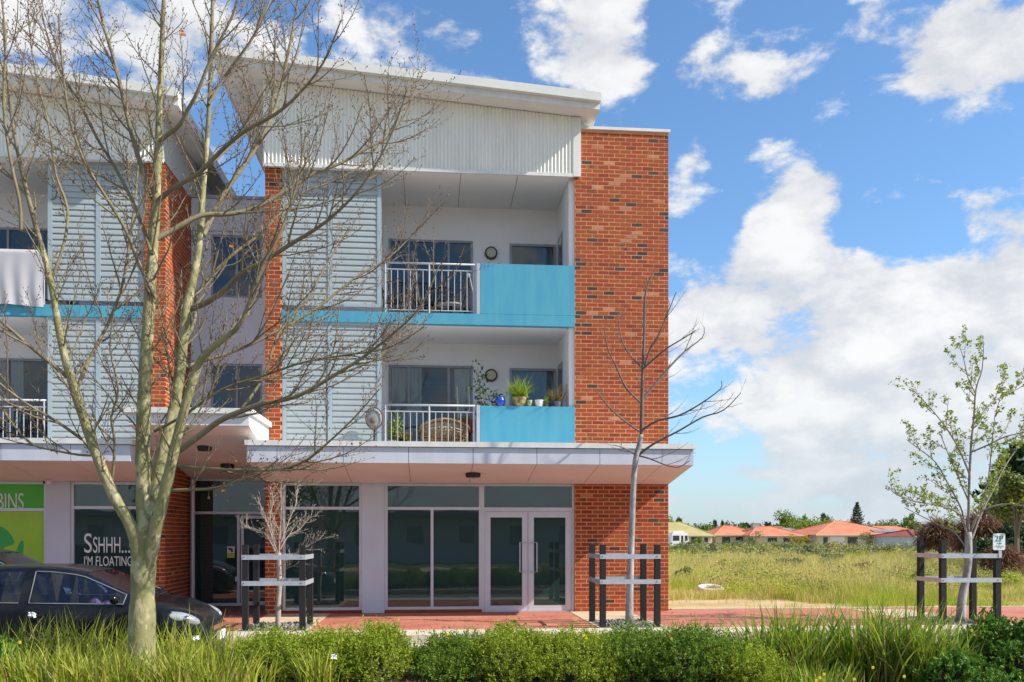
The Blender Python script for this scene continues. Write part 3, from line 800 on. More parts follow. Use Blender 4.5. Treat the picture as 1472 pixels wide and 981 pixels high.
text('BINS', -4, 733, YF + .094, 24, 38, M_letw, gw)
text('S', 121, 795, YT, 28, 11, M_letw, lw); text('SHHH', 134, 795, YT, 23, 39, M_letw, lw); text('...', 175, 795, YT, 3.5, 12, M_letw, lw)
text("I'M FLOATING", 121, 814, YT, 14.5, 69, M_letw, lw)
# security camera
scx, scz = XY(71, 18.75), P(71, 694, 18.75).z
sc = MB().ball((scx, 18.7, scz), .05, 12, 8, (1.4, 1, 1)).build('security_camera', mat('camera_white', (.7, .68, .68), .4), left, smooth=True)
MB().tube([(scx - .06, 18.66, scz), (scx - .075, 18.66, scz)], .03, 10).build('lens', M_black, sc)

# ================================================================== trees
M_bark = mat('plane_bark', (.28, .262, .12), .8, .3, 7, .6, 22, col2=(.19, .185, .075), stretch=(1, 1, .45))
def bark_plane():
    m = M_bark; t = NT(m.node_tree); b = t.n['Principled BSDF']
    g = t.n.new('ShaderNodeNewGeometry')
    old = b.inputs['Base Color'].links[0].from_socket
    n = t.noise(t.vmath('MULTIPLY', g.outputs['Position'], (1, 1, .5)).outputs[0], 9, 2, .5, .6)
    c = t.mix(t.mapr(n, .55, .6), old, (.38, .35, .20, 1))
    n2 = t.noise(t.vmath('MULTIPLY', g.outputs['Position'], (1, 1, .5)).outputs[0], 13, 2, .5, .4)
    c = t.mix(t.mapr(n2, .64, .68), c, (.13, .13, .07, 1))
    t.l.new(c, b.inputs['Base Color'])
bark_plane()
M_twig = mat('brown_twig', (.20, .155, .09), .8, .3, 6, col2=(.09, .065, .045))
M_bud = mat('bud_brown', (.10, .045, .025), .7)

class Branches:
    def __init__(s, seed): s.r = random.Random(seed); s.limb = MB(); s.twig = MB(); s.bud = MB(); s.tips = []
    def jit(s, a): return Vector((s.r.uniform(-a, a), s.r.uniform(-a, a), s.r.uniform(-a, a)))
    def curve(s, p, d, L, r0, n, up=.25, wob=.12, r1=.25):
        pts = [Vector(p)]; d = Vector(d).normalized(); rad = [r0]
        for i in range(n):
            d = (d + Vector((0, 0, up / n)) + s.jit(wob)).normalized()
            pts.append(pts[-1] + d * L / n); rad.append(r0 * (1 - (1 - r1) * (i + 1) / n))
        return pts, rad
    def side(s, t, spread):
        a = s.jit(1); a -= t * a.dot(t); a.normalize()
        return (t * math.cos(spread) + a * math.sin(spread)).normalized()
    def spurs(s, pts, rad, gap, L, bud):
        acc = s.r.uniform(0, gap)
        for i in range(len(pts) - 1):
            seg = pts[i + 1] - pts[i]; l = seg.length; t = seg.normalized()
            while acc < l:
                p = pts[i] + t * acc; dd = s.side(t, s.r.uniform(.6, 1.1)); ll = L * s.r.uniform(.4, 1.4)
                q = p + dd * ll * .55; e = q + (dd + Vector((0, 0, .5))).normalized() * ll * .45
                s.twig.tube([p, q, e], [.0032, .0024, .0018], 3, False)
                if bud: s.bud.ball(e, bud * s.r.uniform(.7, 1.3), 4, 2, (1, 1, 1.4))
                s.tips.append(e)
                acc += gap * s.r.uniform(.5, 1.5)
            acc -= l
    def grow(s, pts, rad, level, P):
        """P: list per level of dict(gap, len, ang, up, r, n)"""
        if level >= len(P): return
        q = P[level]; tot = 0; acc = q['start'] * sum((pts[i + 1] - pts[i]).length for i in range(len(pts) - 1))
        total = sum((pts[i + 1] - pts[i]).length for i in range(len(pts) - 1))
        for i in range(len(pts) - 1):
            seg = pts[i + 1] - pts[i]; l = seg.length
            if l < 1e-6: continue
            t = seg.normalized()
            while acc < tot + l:
                f = (acc - tot) / l; p = pts[i] + seg * f; rr = rad[i] + (rad[i + 1] - rad[i]) * f
                fr = acc / total
                L = q['len'] * s.r.uniform(.45, 1.2) * (1.15 - .65 * fr)
                r0 = min(rr * .62, q['r'] * s.r.uniform(.7, 1.2))
                dd = s.side(t, q['ang'] * s.r.uniform(.7, 1.25))
                if dd.z < -.1: dd.z *= .3
                cp, cr = s.curve(p, dd, L, r0, q['n'], q['up'], q.get('wob', .12), .35)
                (s.limb if r0 > .008 else s.twig).tube(cp, cr, 6 if r0 > .01 else (4 if r0 > .005 else 3), False)
                s.grow(cp, cr, level + 1, P)
                if q.get('spur'): s.spurs(cp, cr, q['spur'], q['spurlen'], q.get('bud', 0))
                s.tips.append(cp[-1])
                acc += q['gap'] * s.r.uniform(.6, 1.4)
            tot += l

def limb_from_px(lst, Y0, dy, pm):
    """lst (px,py,width px) ; dy list or slope of distance change along limb"""
    out = []; rad = []; n = len(lst)
    for i, (px, py, wd) in enumerate(lst):
        Y = Y0 + dy * i / max(1, n - 1)
        p = P(px, py, Y); out.append(p); rad.append(wd / 2 / FPX * (p.x * S_ + p.y * C_))
    # smooth (catmull)
    o2, r2 = [], []
    for i in range(n - 1):
        p0 = out[max(i - 1, 0)]; p1 = out[i]; p2 = out[i + 1]; p3 = out[min(i + 2, n - 1)]
        for k in range(3):
            t = k / 3
            o2.append(.5 * ((2 * p1) + (p2 - p0) * t + (2 * p0 - 5 * p1 + 4 * p2 - p3) * t * t + (3 * p1 - p0 - 3 * p2 + p3) * t ** 3))
            r2.append(rad[i] + (rad[i + 1] - rad[i]) * t)
    o2.append(out[-1]); r2.append(rad[-1])
    return o2, r2

YT0 = 9.9
big = empty('plane_tree', (XY(204, YT0), YT0, 0.05), 'large leafless plane tree with olive bark, forking low in front of the black car', 'tree')
br = Branches(5)
trunk = limb_from_px([(203, 985, 42), (204, 920, 38), (205, 860, 34), (207, 800, 33), (209, 772, 34), (211, 750, 26), (213, 735, 12)], YT0, 0, 0)
trunk = (trunk[0], [q * (1 + .035 * math.sin(i * 1.7) + .02 * math.sin(i * 4.1)) for i, q in enumerate(trunk[1])])
tm = MB().tube(trunk[0], trunk[1], 16)
for (px, py, wd) in ((192, 783, 13), (219, 810, 9), (199, 868, 8)):
    q = P(px, py, YT0 - .08); tm.ball(q, wd / 2 / FPX * 9.6, 10, 8, (1, .8, 1.3))
main_limbs = MB()
LIMBS = [
 ([(210, 815, 26), (208, 760, 23), (206, 700, 21), (205, 640, 20), (208, 560, 19), (212, 480, 17), (217, 400, 16), (222, 330, 14), (227, 230, 11), (229, 160, 9), (233, 60, 7), (238, -60, 4)], 0, 0.1),
 ([(207, 835, 22), (200, 800, 22), (191, 762, 18), (165, 715, 16), (143, 665, 15), (120, 600, 14), (101, 542, 12), (87, 488, 10), (72, 401, 8.5), (50, 320, 7), (30, 240, 5.5), (14, 150, 4), (4, 30, 2.5)], 0, -.5),
 ([(101, 545, 8), (60, 512, 6), (20, 478, 5), (-20, 440, 4), (-60, 380, 3)], -.2, -.5),
 ([(108, 565, 7), (125, 525, 6), (140, 495, 5.5), (157, 462, 5), (176, 410, 4.5), (186, 350, 4), (196, 270, 3), (200, 200, 2)], -.15, .8),
 ([(211, 820, 22), (217, 760, 23), (225, 700, 20), (240, 630, 18), (252, 580, 16), (262, 502, 15), (269, 441, 13), (280, 390, 11), (287, 345, 10), (292, 269, 8.5), (298, 200, 7), (303, 100, 6), (306, -30, 4)], 0, .5),
 ([(269, 446, 9), (295, 436, 8.5), (320, 420, 8), (345, 395, 7.5), (372, 380, 7), (420, 350, 6), (470, 318, 4.5), (520, 268, 3.5), (560, 200, 2.5), (585, 130, 1.6)], .3, -1.3),
 ([(289, 345, 8), (299, 325, 7.5), (320, 282, 7), (345, 246, 6.5), (367, 215, 6), (385, 180, 5.5), (397, 151, 5), (412, 90, 4), (430, -10, 2.5)], .35, .9),
 ([(211, 840, 16), (216, 800, 20), (226, 750, 19), (239, 700, 17), (250, 650, 15), (262, 600, 13), (283, 530, 12), (300, 505, 9), (325, 485, 8), (346, 465, 7), (362, 425, 6.5), (378, 380, 5), (400, 340, 4), (425, 270, 3), (440, 190, 2)], 0, -.9),
 ([(247, 655, 10), (280, 632, 9), (313, 607, 9), (345, 592, 8.5), (380, 580, 7.5), (427, 570, 6.5), (475, 543, 5.5), (520, 515, 4.5), (565, 480, 3.5), (605, 440, 3), (632, 380, 2)], -.2, -.8),
 ([(247, 669, 6.5), (290, 673, 5.5), (340, 676, 5), (400, 675, 4.5), (440, 662, 4), (470, 638, 3), (510, 600, 2.2), (545, 560, 1.5)], -.1, -.6),
 ([(236, 706, 6), (275, 704, 5), (310, 702, 4.5), (340, 692, 3.5), (375, 680, 2.5), (400, 660, 1.6)], -.1, -.5),
 ([(228, 205, 7), (242, 193, 6.5), (258, 180, 6), (272, 155, 5.5), (285, 130, 5), (305, 80, 4), (335, 20, 3), (350, -40, 2)], .07, -.5),
 ([(219, 285, 8), (200, 230, 7), (188, 188, 6.5), (178, 145, 6), (165, 90, 5), (148, 34, 4), (135, -30, 3)], .05, .6),
 ([(224, 292, 8), (250, 270, 7), (286, 249, 6.5), (320, 215, 6), (353, 188, 5.5), (395, 165, 5), (430, 135, 4), (465, 90, 3), (490, 30, 2)], .05, -1.1),
 ([(222, 345, 9), (250, 330, 8), (289, 310, 7), (330, 308, 6.5), (370, 298, 6), (410, 275, 5.5), (450, 250, 5), (490, 235, 4), (525, 215, 3.2), (560, 195, 2.4), (590, 150, 1.8), (603, 100, 1.2)], .05, .9),
 ([(118, 632, 5), (80, 605, 4.5), (40, 582, 4), (0, 552, 3.5), (-50, 510, 3)], -.1, -.5),
 ([(135, 655, 4), (113, 654, 4), (80, 648, 3.5), (47, 639, 3), (20, 612, 2.5), (0, 580, 2)], -.1, .4),
 ([(222, 620, 5), (260, 600, 4), (320, 560, 4), (380, 540, 3.5), (440, 520, 3), (500, 510, 2.5), (560, 500, 2), (610, 470, 1.5)], 0, -1.0),
 ([(224, 430, 6), (200, 380, 5.5), (180, 330, 5), (150, 280, 4.5), (120, 230, 4), (100, 170, 3.5), (90, 100, 3), (84, 20, 2)], 0, -.8),
 ([(218, 365, 6), (195, 300, 5), (165, 240, 4.5), (140, 200, 4), (115, 150, 3.5), (80, 90, 3), (60, 20, 2)], 0, .9),
 ([(262, 500, 6), (280, 460, 5.5), (285, 420, 5), (330, 370, 4.5), (370, 340, 4), (400, 310, 3.5), (430, 280, 3), (480, 260, 2.5), (530, 230, 2), (570, 160, 1.4)], .3, 1.1),
 ([(258, 530, 6), (290, 520, 5), (350, 500, 4.5), (410, 470, 4), (460, 440, 3.5), (510, 400, 3), (560, 370, 2.2), (600, 330, 1.6)], .2, 1.0),
 ([(160, 705, 4), (165, 640, 4), (160, 600, 3.5), (170, 560, 3), (158, 500, 2.2), (165, 440, 1.6)], -.1, -.5),
 ([(75, 400, 5), (92, 350, 4.5), (97, 300, 4), (80, 250, 3.5), (70, 180, 3), (50, 100, 2.5), (40, 20, 2)], -.3, .4),
 ([(30, 330, 5), (28, 290, 5), (15, 230, 4.5), (5, 150, 4), (8, 60, 3), (0, -20, 2)], -.9, -.3),
 ([(300, 150, 5), (330, 100, 4.5), (360, 60, 4), (385, 10, 3), (400, -40, 2)], .4, .4),
 ([(345, 592, 5), (380, 540, 4), (400, 480, 3.5), (440, 430, 3), (470, 380, 2.4), (500, 330, 1.8)], -.4, .7),
]
GP = [dict(gap=.165, len=1.1, ang=.72, up=.7, r=.0105, n=6, start=.2, spur=.07, spurlen=.06, bud=.0068, wob=.12),
      dict(gap=.15, len=.5, ang=.75, up=.5, r=.0052, n=4, start=.25, spur=.075, spurlen=.045, bud=.006, wob=.14)]
for (lst, y0, dy) in LIMBS:
    pp, rr = limb_from_px(lst, YT0 + y0, dy, 0)
    big_ = rr[0] > .045
    if big_:
        ks = next((i for i, q in enumerate(rr) if q < .028), len(rr) - 1) + 1
        main_limbs.tube(pp[:ks], [q * (1 + .05 * math.sin(i * 2.3 + rr[0] * 90)) for i, q in enumerate(rr[:ks])], 12, False)
        if ks < len(pp): br.limb.tube(pp[ks - 1:], rr[ks - 1:], 7, False)
    else: br.limb.tube(pp, rr, 6, False)
    br.grow(pp, rr, 0, GP)
    br.spurs(pp[len(pp) // 3:], rr, .12, .07, .006)
b0_ = len(tm.v); tm.v += main_limbs.v; tm.f += [tuple(i + b0_ for i in f) for f in main_limbs.f]; tm.mi += main_limbs.mi
tm.build('trunk', M_bark, big, smooth=True)
br.limb.build('limbs', mat('limb_bark', (.215, .185, .105), .8, .3, 5, .3, 40, col2=(.17, .14, .08)), big, smooth=True)
br.twig.build('twigs', M_twig, big)
br.bud.build('buds', M_bud, big)
sb = MB()
for (px, py) in ((323, 707), (327, 720), (300, 716), (339, 664), (310, 712), (489, 652), (506, 638), (518, 637), (484, 665), (463, 646)):
    p = P(px, py, YT0 - .2); q = Vector((p.x, p.y, p.z + .13)); sb.ball(p, .014, 8, 6); sb.tube([p, q], .0015, 3)
sb.build('seed_ball', mat('seed_ball_brown', (.22, .15, .07), .9), big)
for (px, py, k) in ((263, 50, .028), (332, 354, .022), (321, 706, .02), (262, 45, .02)):
    lf = MB(); p = P(px, py, YT0); lf.hexa([p + Vector(v) * k for v in ((-1, 0, -.4), (1, .3, -.6), (1, .35, .5), (-.8, 0, .7), (-1, .05, -.4), (1, .35, -.6), (1, .4, .5), (-.8, .05, .7))])
    lf.build('dead_leaf', mat('orange_leaf', (.45, .14, .03), .7), big)

# street trees inside the three guards
def street_tree(X, Y, label, limbs, trunkpx, bark, twigm, GP, seed, leafmat=None, nleaf=0, leafsize=.03, k=.6, limbm=None):
    root = empty('street_tree', (X, Y, .0), label, 'tree')
    b = Branches(seed)
    pp, rr = limb_from_px(trunkpx, Y, 0, 0); MB().tube(pp, rr, 12).build('trunk', bark, root, smooth=True)
    for (lst, y0, dy) in limbs:
        pp, rr = limb_from_px(lst, Y + y0, dy, 0)
        rr = [q * k for q in rr]
        b.limb.tube(pp, rr, 6, False); b.grow(pp, rr, 0, GP)
    b.limb.build('limbs', limbm or bark, root, smooth=True)
    if b.twig.v: b.twig.build('twigs', twigm, root)
    if b.bud.v: b.bud.build('buds', M_bud, root)
    if leafmat:
        tips = np.array([tuple(t) for t in b.tips]); r_ = np.random.default_rng(seed)
        idx = r_.integers(0, len(tips), nleaf)
        c = tips[idx] + r_.normal(0, leafsize * .8, (nleaf, 3))
        V, Q = leaves_np(r_, c, r_.uniform(.6, 1.2, nleaf) * leafsize, .55); np_mesh('leaves', V, Q, leafmat, root)
    return root
M_greybark = mat('pale_grey_bark', (.40, .385, .375), .8, .3, 9, .5, 40, col2=(.20, .19, .185), stretch=(1, 1, .4))
M_drkbark = mat('dark_twig', (.14, .12, .11), .8, .3, 6)
YG = 16.12
GP2 = [dict(gap=.30, len=.75, ang=.6, up=.55, r=.007, n=6, start=.25, spur=.3, spurlen=.05, wob=.09), dict(gap=.3, len=.35, ang=.6, up=.4, r=.004, n=4, start=.3, wob=.1)]
street_tree(XY(905, YG), YG, 'bare street tree with pale grey trunk standing in its guard before the brick end wall', [
 ([(922, 630, 8), (923, 570, 7), (924, 530, 6), (926, 480, 5), (927, 430, 4), (933, 405, 2.5), (940, 390, 1.5)], 0, 0),
 ([(917, 655, 6), (940, 638, 5), (975, 620, 4), (1010, 600, 3.5), (1040, 590, 2.5), (1065, 565, 1.5)], 0, -.5),
 ([(921, 620, 5), (945, 605, 4.5), (975, 598, 4), (1005, 582, 3), (1035, 560, 2), (1037, 548, 1.4)], 0, -.8),
 ([(923, 575, 5), (940, 555, 4.5), (965, 525, 4), (985, 505, 3), (1010, 485, 2), (1012, 470, 1.4)], 0, .3),
 ([(925, 530, 4), (945, 512, 3.5), (960, 500, 3), (985, 485, 2.4), (1000, 475, 1.5)], 0, -.4),
 ([(922, 580, 4.5), (900, 558, 4), (885, 525, 3), (873, 500, 2), (868, 465, 1.5)], 0, -.5),
 ([(918, 620, 4), (895, 603, 3.5), (875, 585, 3), (855, 560, 1.6)], 0, -.5),
 ([(924, 530, 4), (905, 510, 3), (893, 485, 2.4), (888, 450, 1.5)], 0, .4),
 ([(926, 530, 4), (935, 500, 3.4), (945, 485, 3), (960, 450, 2.4), (972, 420, 1.5)], 0, -.3),
 ([(914, 655, 4), (905, 648, 3), (890, 642, 2), (880, 640, 1.3)], 0, -.5),
 ([(917, 655, 4), (935, 660, 3), (955, 668, 2.4), (975, 672, 2), (992, 662, 1.3)], 0, -.6)],
 [(905, 897, 13), (905, 860, 11), (907, 800, 9.5), (909, 740, 8.8), (911, 690, 8.2), (914, 660, 8.5), (919, 640, 7.5), (922, 625, 6)], M_greybark, M_drkbark, GP2, 21, k=.72, limbm=M_drkbark)
def twigbark():
    return mat('whitish_bark', (.40, .34, .29), .8, .25, 8, .3, 40)
GP1 = [dict(gap=.075, len=.42, ang=.6, up=.4, r=.0042, n=5, start=.15, spur=.07, spurlen=.05, wob=.13), dict(gap=.07, len=.2, ang=.7, up=.2, r=.0026, n=3, start=.2, spur=.08, spurlen=.03, wob=.15)]
street_tree(XY(400, 16.1), 16.1, 'small bare twiggy street tree with whitish branches between the black posts before the entry', [
 ([(401, 800, 6), (402, 770, 5), (404, 740, 4), (405, 715, 3), (404, 690, 1.5)], 0, 0),
 ([(401, 810, 5), (392, 785, 4), (378, 765, 3.2), (360, 760, 2.5), (347, 752, 1.5)], 0, .4),
 ([(401, 800, 5), (390, 770, 4), (380, 740, 3), (370, 715, 1.6)], 0, -.4),
 ([(403, 790, 5), (415, 770, 4), (430, 762, 3), (445, 745, 2), (456, 742, 1.3)], 0, .3),
 ([(402, 815, 4.5), (418, 800, 3.5), (438, 788, 3), (455, 778, 2), (472, 772, 1.3)], 0, -.4),
 ([(403, 830, 3), (412, 818, 2.4), (425, 812, 2), (432, 803, 1.2)], 0, -.3),
 ([(404, 780, 4), (415, 750, 3), (425, 725, 2.2), (428, 700, 1.3)], 0, .5),
 ([(400, 790, 4), (388, 750, 3), (393, 720, 2), (388, 700, 1.3)], 0, .5)],
 [(400, 905, 8.5), (400, 870, 7.5), (402, 840, 7), (401, 815, 7), (401, 795, 6)], twigbark(), twigbark(), GP1, 33, k=.36)
M_newleaf = foliage('new_leaf_green', [(.17, .26, .03), (.30, .38, .05), (.12, .19, .03)], .4)
GP3 = [dict(gap=.24, len=.75, ang=.7, up=.5, r=.009, n=5, start=.2, spur=.09, spurlen=.05, wob=.12), dict(gap=.22, len=.3, ang=.75, up=.3, r=.004, n=3, start=.3, spur=.09, spurlen=.05, wob=.14)]
street_tree(XY(1382, 15.95), 15.95, 'street tree with bright new leaves growing in the guard beside the 2P sign', [
 ([(1392, 770, 9), (1393, 700, 8), (1396, 640, 7), (1400, 600, 6), (1403, 560, 5), (1412, 530, 3.5), (1414, 490, 2)], 0, 0),
 ([(1391, 775, 7), (1380, 740, 6), (1350, 727, 5), (1320, 722, 4), (1290, 712, 3), (1275, 698, 2)], 0, -.8),
 ([(1391, 780, 6), (1383, 735, 5.5), (1365, 700, 5), (1345, 665, 4), (1320, 645, 3), (1303, 632, 2)], 0, .5),
 ([(1393, 680, 6), (1378, 645, 5), (1360, 615, 4), (1340, 590, 3), (1322, 570, 2.4), (1308, 557, 1.6)], 0, -.5),
 ([(1397, 775, 7), (1412, 735, 6), (1430, 700, 5), (1445, 670, 4), (1465, 640, 3), (1490, 600, 2)], 0, .6),
 ([(1397, 650, 5), (1420, 640, 4.5), (1445, 628, 4), (1475, 620, 3), (1500, 600, 2)], 0, -.6),
 ([(1400, 610, 5), (1420, 585, 4), (1440, 570, 3), (1470, 555, 2.4), (1490, 530, 1.6)], 0, .4),
 ([(1402, 565, 4), (1392, 545, 3), (1385, 515, 2.4), (1380, 500, 1.6)], 0, -.3),
 ([(1395, 770, 6), (1405, 740, 5), (1440, 725, 4), (1480, 728, 3), (1520, 720, 2)], 0, -.7),
 ([(1392, 720, 5), (1375, 680, 4), (1362, 650, 3.4), (1350, 620, 2.4)], 0, .6),
 ([(1390, 790, 5), (1372, 765, 4), (1350, 755, 3.4), (1320, 740, 2.4), (1300, 730, 1.6)], 0, .5),
 ([(1398, 760, 5), (1418, 700, 4), (1425, 650, 3.4), (1430, 600, 2.4), (1442, 560, 1.6)], 0, -.8)],
 [(1381, 893, 14), (1383, 860, 12), (1389, 830, 10.5), (1392, 800, 10.5), (1392, 765, 9)], M_greybark, M_drkbark, GP3, 44, M_newleaf, 7500, .027, k=.5, limbm=mat('grey_limb', (.30, .27, .24), .8, .3, 6))

# ------------------------------------------------------------------ tree guards
def guard(x0, x1, y0, y1, label, h=1.45, sidex=-1):
    r = empty('tree_guard', ((x0 + x1) / 2, (y0 + y1) / 2, 0), label, 'tree guard', 'tree guards along the kerb')
    for (x, y) in ((x0, y0), (x1, y0), (x0, y1), (x1, y1)):
        MB().hexa([(x - .05, y - .05, -.1), (x + .05, y - .05, -.1), (x + .05, y + .05, -.1), (x - .05, y + .05, -.1), (x - .048, y - .048, h), (x + .048, y - .048, h), (x + .048, y + .048, h), (x - .048, y + .048, h)]).build('post', M_post, r)
    for z in (.80, 1.24):
        MB().box(x0 - .055, x1 + .055, y0 - .058, y0 - .051, z - .04, z + .04).build('strap', M_galv, r)
        MB().box(x0 - .055, x1 + .055, y1 + .051, y1 + .058, z - .04, z + .04).build('strap', M_galv, r)
        xs_ = x0 - .058 if sidex < 0 else x1 + .051
        MB().box(xs_, xs_ + .007, y0 - .05, y1 + .05, z - .04, z + .04).build('strap', M_galv, r)
        bo = MB()
        for x in (x0, x1): bo.tube([(x - .02, y0 - .066, z), (x - .02, y0 - .059, z)], .009, 8)
        bo.build('bolts', M_black, r)
    return r
guard(3.0, 3.97, 15.62, 16.66, 'tree guard of black posts and steel straps in front of the brick end wall')
guard(-3.12, -2.17, 15.64, 16.6, 'tree guard with steel straps round the small whitish tree by the entry', 1.45, 1)
guard(9.24, 10.28, 15.62, 16.36, 'tree guard beside the vacant field, with the 2P sign on its post', 1.52)
# parking sign
sx, sy = 10.30, 15.55; p = P(1436, 791, sy); sg = empty('parking_sign', (sx, sy, 1.35), 'small white 2P parking sign with green lettering fixed to the right post of the guard', 'sign')
x0, x1 = XY(1427.5, sy), XY(1445, sy); z0, z1 = P(1436, 791, sy).z, P(1436, 767, sy).z
pl = MB(); rr = .025; pp = []
for (cx, cz, a0) in ((x1 - rr, z1 - rr, 0), (x0 + rr, z1 - rr, 90), (x0 + rr, z0 + rr, 180), (x1 - rr, z0 + rr, 270)):
    for k in range(4): a = R(a0 + 30 * k); pp.append((cx + rr * math.cos(a), cz + rr * math.sin(a)))
MB().poly_y(pp, sy, sy + .004).build('sign_plate', mat('sign_white', (.70, .74, .74), .5), sg)
M_grn = mat('sign_green', (.0, .22, .15), .6)
text('2P', 1430.3, 778.5, sy - .003, 8.3, 12, M_grn, sg)
ln = MB().box(XY(1433, sy), XY(1440, sy), sy - .004, sy - .001, P(1436, 782, sy).z, P(1436, 781.2, sy).z)
ln.box(XY(1430, sy), XY(1443, sy), sy - .004, sy - .001, P(1436, 785.6, sy).z, P(1436, 785.1, sy).z)
ln.box(XY(1433, sy), XY(1435.5, sy), sy - .004, sy - .001, P(1436, 788, sy).z, P(1436, 787.2, sy).z).box(XY(1437, sy), XY(1440, sy), sy - .004, sy - .001, P(1436, 788, sy).z, P(1436, 787.2, sy).z)
ln.build('sign_lines', M_grn, sg)
MB().box(sx - .03, sx + .03, sy + .005, sy + .03, 1.2, z1 - .05).build('sign_bracket', M_galv, sg)

# ================================================================== cars
M_paint = mat('black_car_paint', (.006, .007, .010), .16, spec=.35)
M_paint2 = mat('dark_brown_paint', (.02, .017, .014), .25)
M_tyre = mat('tyre_rubber', (.02, .02, .02), .85)
M_rim = mat('wheel_rim', (.45, .46, .48), .3, metal=.8)
M_carg = glass('car_glass', (.34, .42, .55), 1.2, pane_lift=(.08, (.05, .07, .14)))
M_seat = mat('seat_fabric', (.05, .06, .09), .9, .3, 9)
def lerp(tab, x):
    for (a, b), (c, d) in zip(tab[:-1], tab[1:]):
        if x <= c: return b + (d - b) * max(0, (x - a) / (c - a))
    return tab[-1][1]
def car(loc, label, paint, group=None, sc=(1, 1, 1)):
    root = empty('parked_car', loc, label, 'car', group)
    top = [(0, .60), (.04, .93), (.18, 1.08), (.42, 1.30), (.75, 1.37), (1.3, 1.40), (1.9, 1.395), (2.2, 1.36), (2.36, 1.315), (2.75, 1.12), (3.05, .965), (3.3, .915), (3.55, .84), (3.72, .74), (3.81, .62), (3.84, .46)]
    belt = [(0, .58), (.04, .90), (.5, .97), (1.5, .95), (2.9, .925), (3.05, .915), (3.3, .86), (3.55, .77), (3.72, .66), (3.81, .56), (3.84, .42)]
    wb = [(0, .60), (.05, .70), (.3, .78), (.9, .815), (2.9, .82), (3.3, .80), (3.6, .70), (3.75, .56), (3.84, .36)]
    wt = [(0, .5), (.42, .54), (.8, .57), (2.2, .575), (2.36, .575), (3.05, .69), (3.4, .62), (3.84, .26)]
    xs = [0, .02, .04, .1, .18, .3, .42, .55, .68, .82, 1.0, 1.2, 1.45, 1.66, 1.76, 1.95, 2.1, 2.25, 2.36, 2.5, 2.62, 2.75, 2.88, 2.97, 3.05, 3.15, 3.3, 3.45, 3.55, 3.64, 3.72, 3.77, 3.81, 3.84]
    rings = []
    for x in xs:
        zt, zb, w_, wt_ = lerp(top, x), lerp(belt, x), lerp(wb, x), lerp(wt, x)
        arch = 0
        for wx in (.64, 3.06):
            if abs(x - wx) < .33: arch = math.sqrt(.33 ** 2 - (x - wx) ** 2)
        z0 = min(max(.2, .28 + arch), zb - .1) if arch else .2
        h = zt - zb
        half = [(0, z0), (w_ * .93, z0), (w_ * 1.0, max(z0 + .02, .42)), (w_ * 1.02, max(z0 + .04, .6 * 1)), (w_ * 1.01, zb - .05), (w_ * .985, zb), (wt_ + (w_ * .985 - wt_) * .1, zb + h * .84), (wt_ * .93, zb + h * .95), (wt_ * .55, zb + h * .992), (0, zt)]
        if zb < .66: half[3] = (w_ * 1.02, max(z0 + .02, zb - .08)); half[2] = (w_, max(z0 + .01, zb - .16)); half[4] = (w_ * 1.01, zb - .03)
        rings.append([(x, y_, z_) for (y_, z_) in half] + [(x, -y_, z_) for (y_, z_) in reversed(half[1:-1])])
    n = len(rings[0])      # 18
    T = lambda p: (loc[0] + p[0] * sc[0], loc[1] + p[1] * sc[1], loc[2] + p[2] * sc[2])
    body = MB(); gl = {k_: MB() for k_ in ('front_window', 'front_window ', 'rear_window', 'rear_window ', 'windscreen', 'back_window')}
    for r_ in rings: body.v += [T(p) for p in r_]
    for i in range(len(xs) - 1):
        xm = (xs[i] + xs[i + 1]) / 2
        for k in range(n):
            k2 = (k + 1) % n; q = (i * n + k, i * n + k2, (i + 1) * n + k2, (i + 1) * n + k)
            side_ = k in (5, n - 6); tp = k in (6, 7, 8, n - 9, n - 8, n - 7)
            tgt = None
            if side_ and 1.76 < xm < 2.88: tgt = 'front_window' + ('' if k == 5 else ' ')
            elif side_ and .68 < xm < 1.66: tgt = 'rear_window' + ('' if k == 5 else ' ')
            elif tp and 2.36 < xm < 3.05: tgt = 'windscreen'
            elif (tp) and .12 < xm < .42: tgt = 'back_window'
            if tgt:
                g = gl[tgt]; b0 = len(g.v)
                cy = loc[1]; g.v += [(v[0], cy + (v[1] - cy) * .992, v[2] - (.004 if tp else 0)) for v in (body.v[a] for a in q)]; g.f.append((b0, b0 + 1, b0 + 2, b0 + 3)); g.mi.append(0)
            else: body.f.append(q); body.mi.append(0)
    body.f.append(tuple(reversed(range(n)))); body.mi.append(0); e = (len(xs) - 1) * n; body.f.append(tuple(e + k for k in range(n))); body.mi.append(0)
    bo = body.build('body', paint, root, smooth=True)
    for k, g in gl.items(): g.build(k.strip(), M_carg, bo)
    # trims round the front window, both sides
    for s in (-1, 1):
        path = []
        for x in (1.78, 1.95, 2.1, 2.25, 2.36, 2.5, 2.62, 2.75, 2.87):
            zt, zb, w_, wt_ = lerp(top, x), lerp(belt, x), lerp(wb, x), lerp(wt, x); h = zt - zb
            path.append(T((x, s * (wt_ + (w_ * .985 - wt_) * .1 + .004), zb + h * .84)))
        low_ = [T((x, s * (lerp(wb, x) * .985 + .006), lerp(belt, x) + .005)) for x in (2.87, 2.5, 2.1, 1.78)]
        MB().tube(path + low_ + [path[0]], .006, 5).build('window_trim', mat('trim_grey', (.35, .35, .36), .35, metal=.5), root)
        # door shut lines and handle
        sl = MB()
        for x in (1.72, 2.93): sl.tube([T((x, s * (lerp(wb, x) * 1.02 + .001), .35)), T((x, s * (lerp(wb, x) * 1.02 + .001), .62)), T((x, s * (lerp(wb, x) * .985 + .003), lerp(belt, x)))], .004, 4)
        sl.build('shut_line', M_black, root)
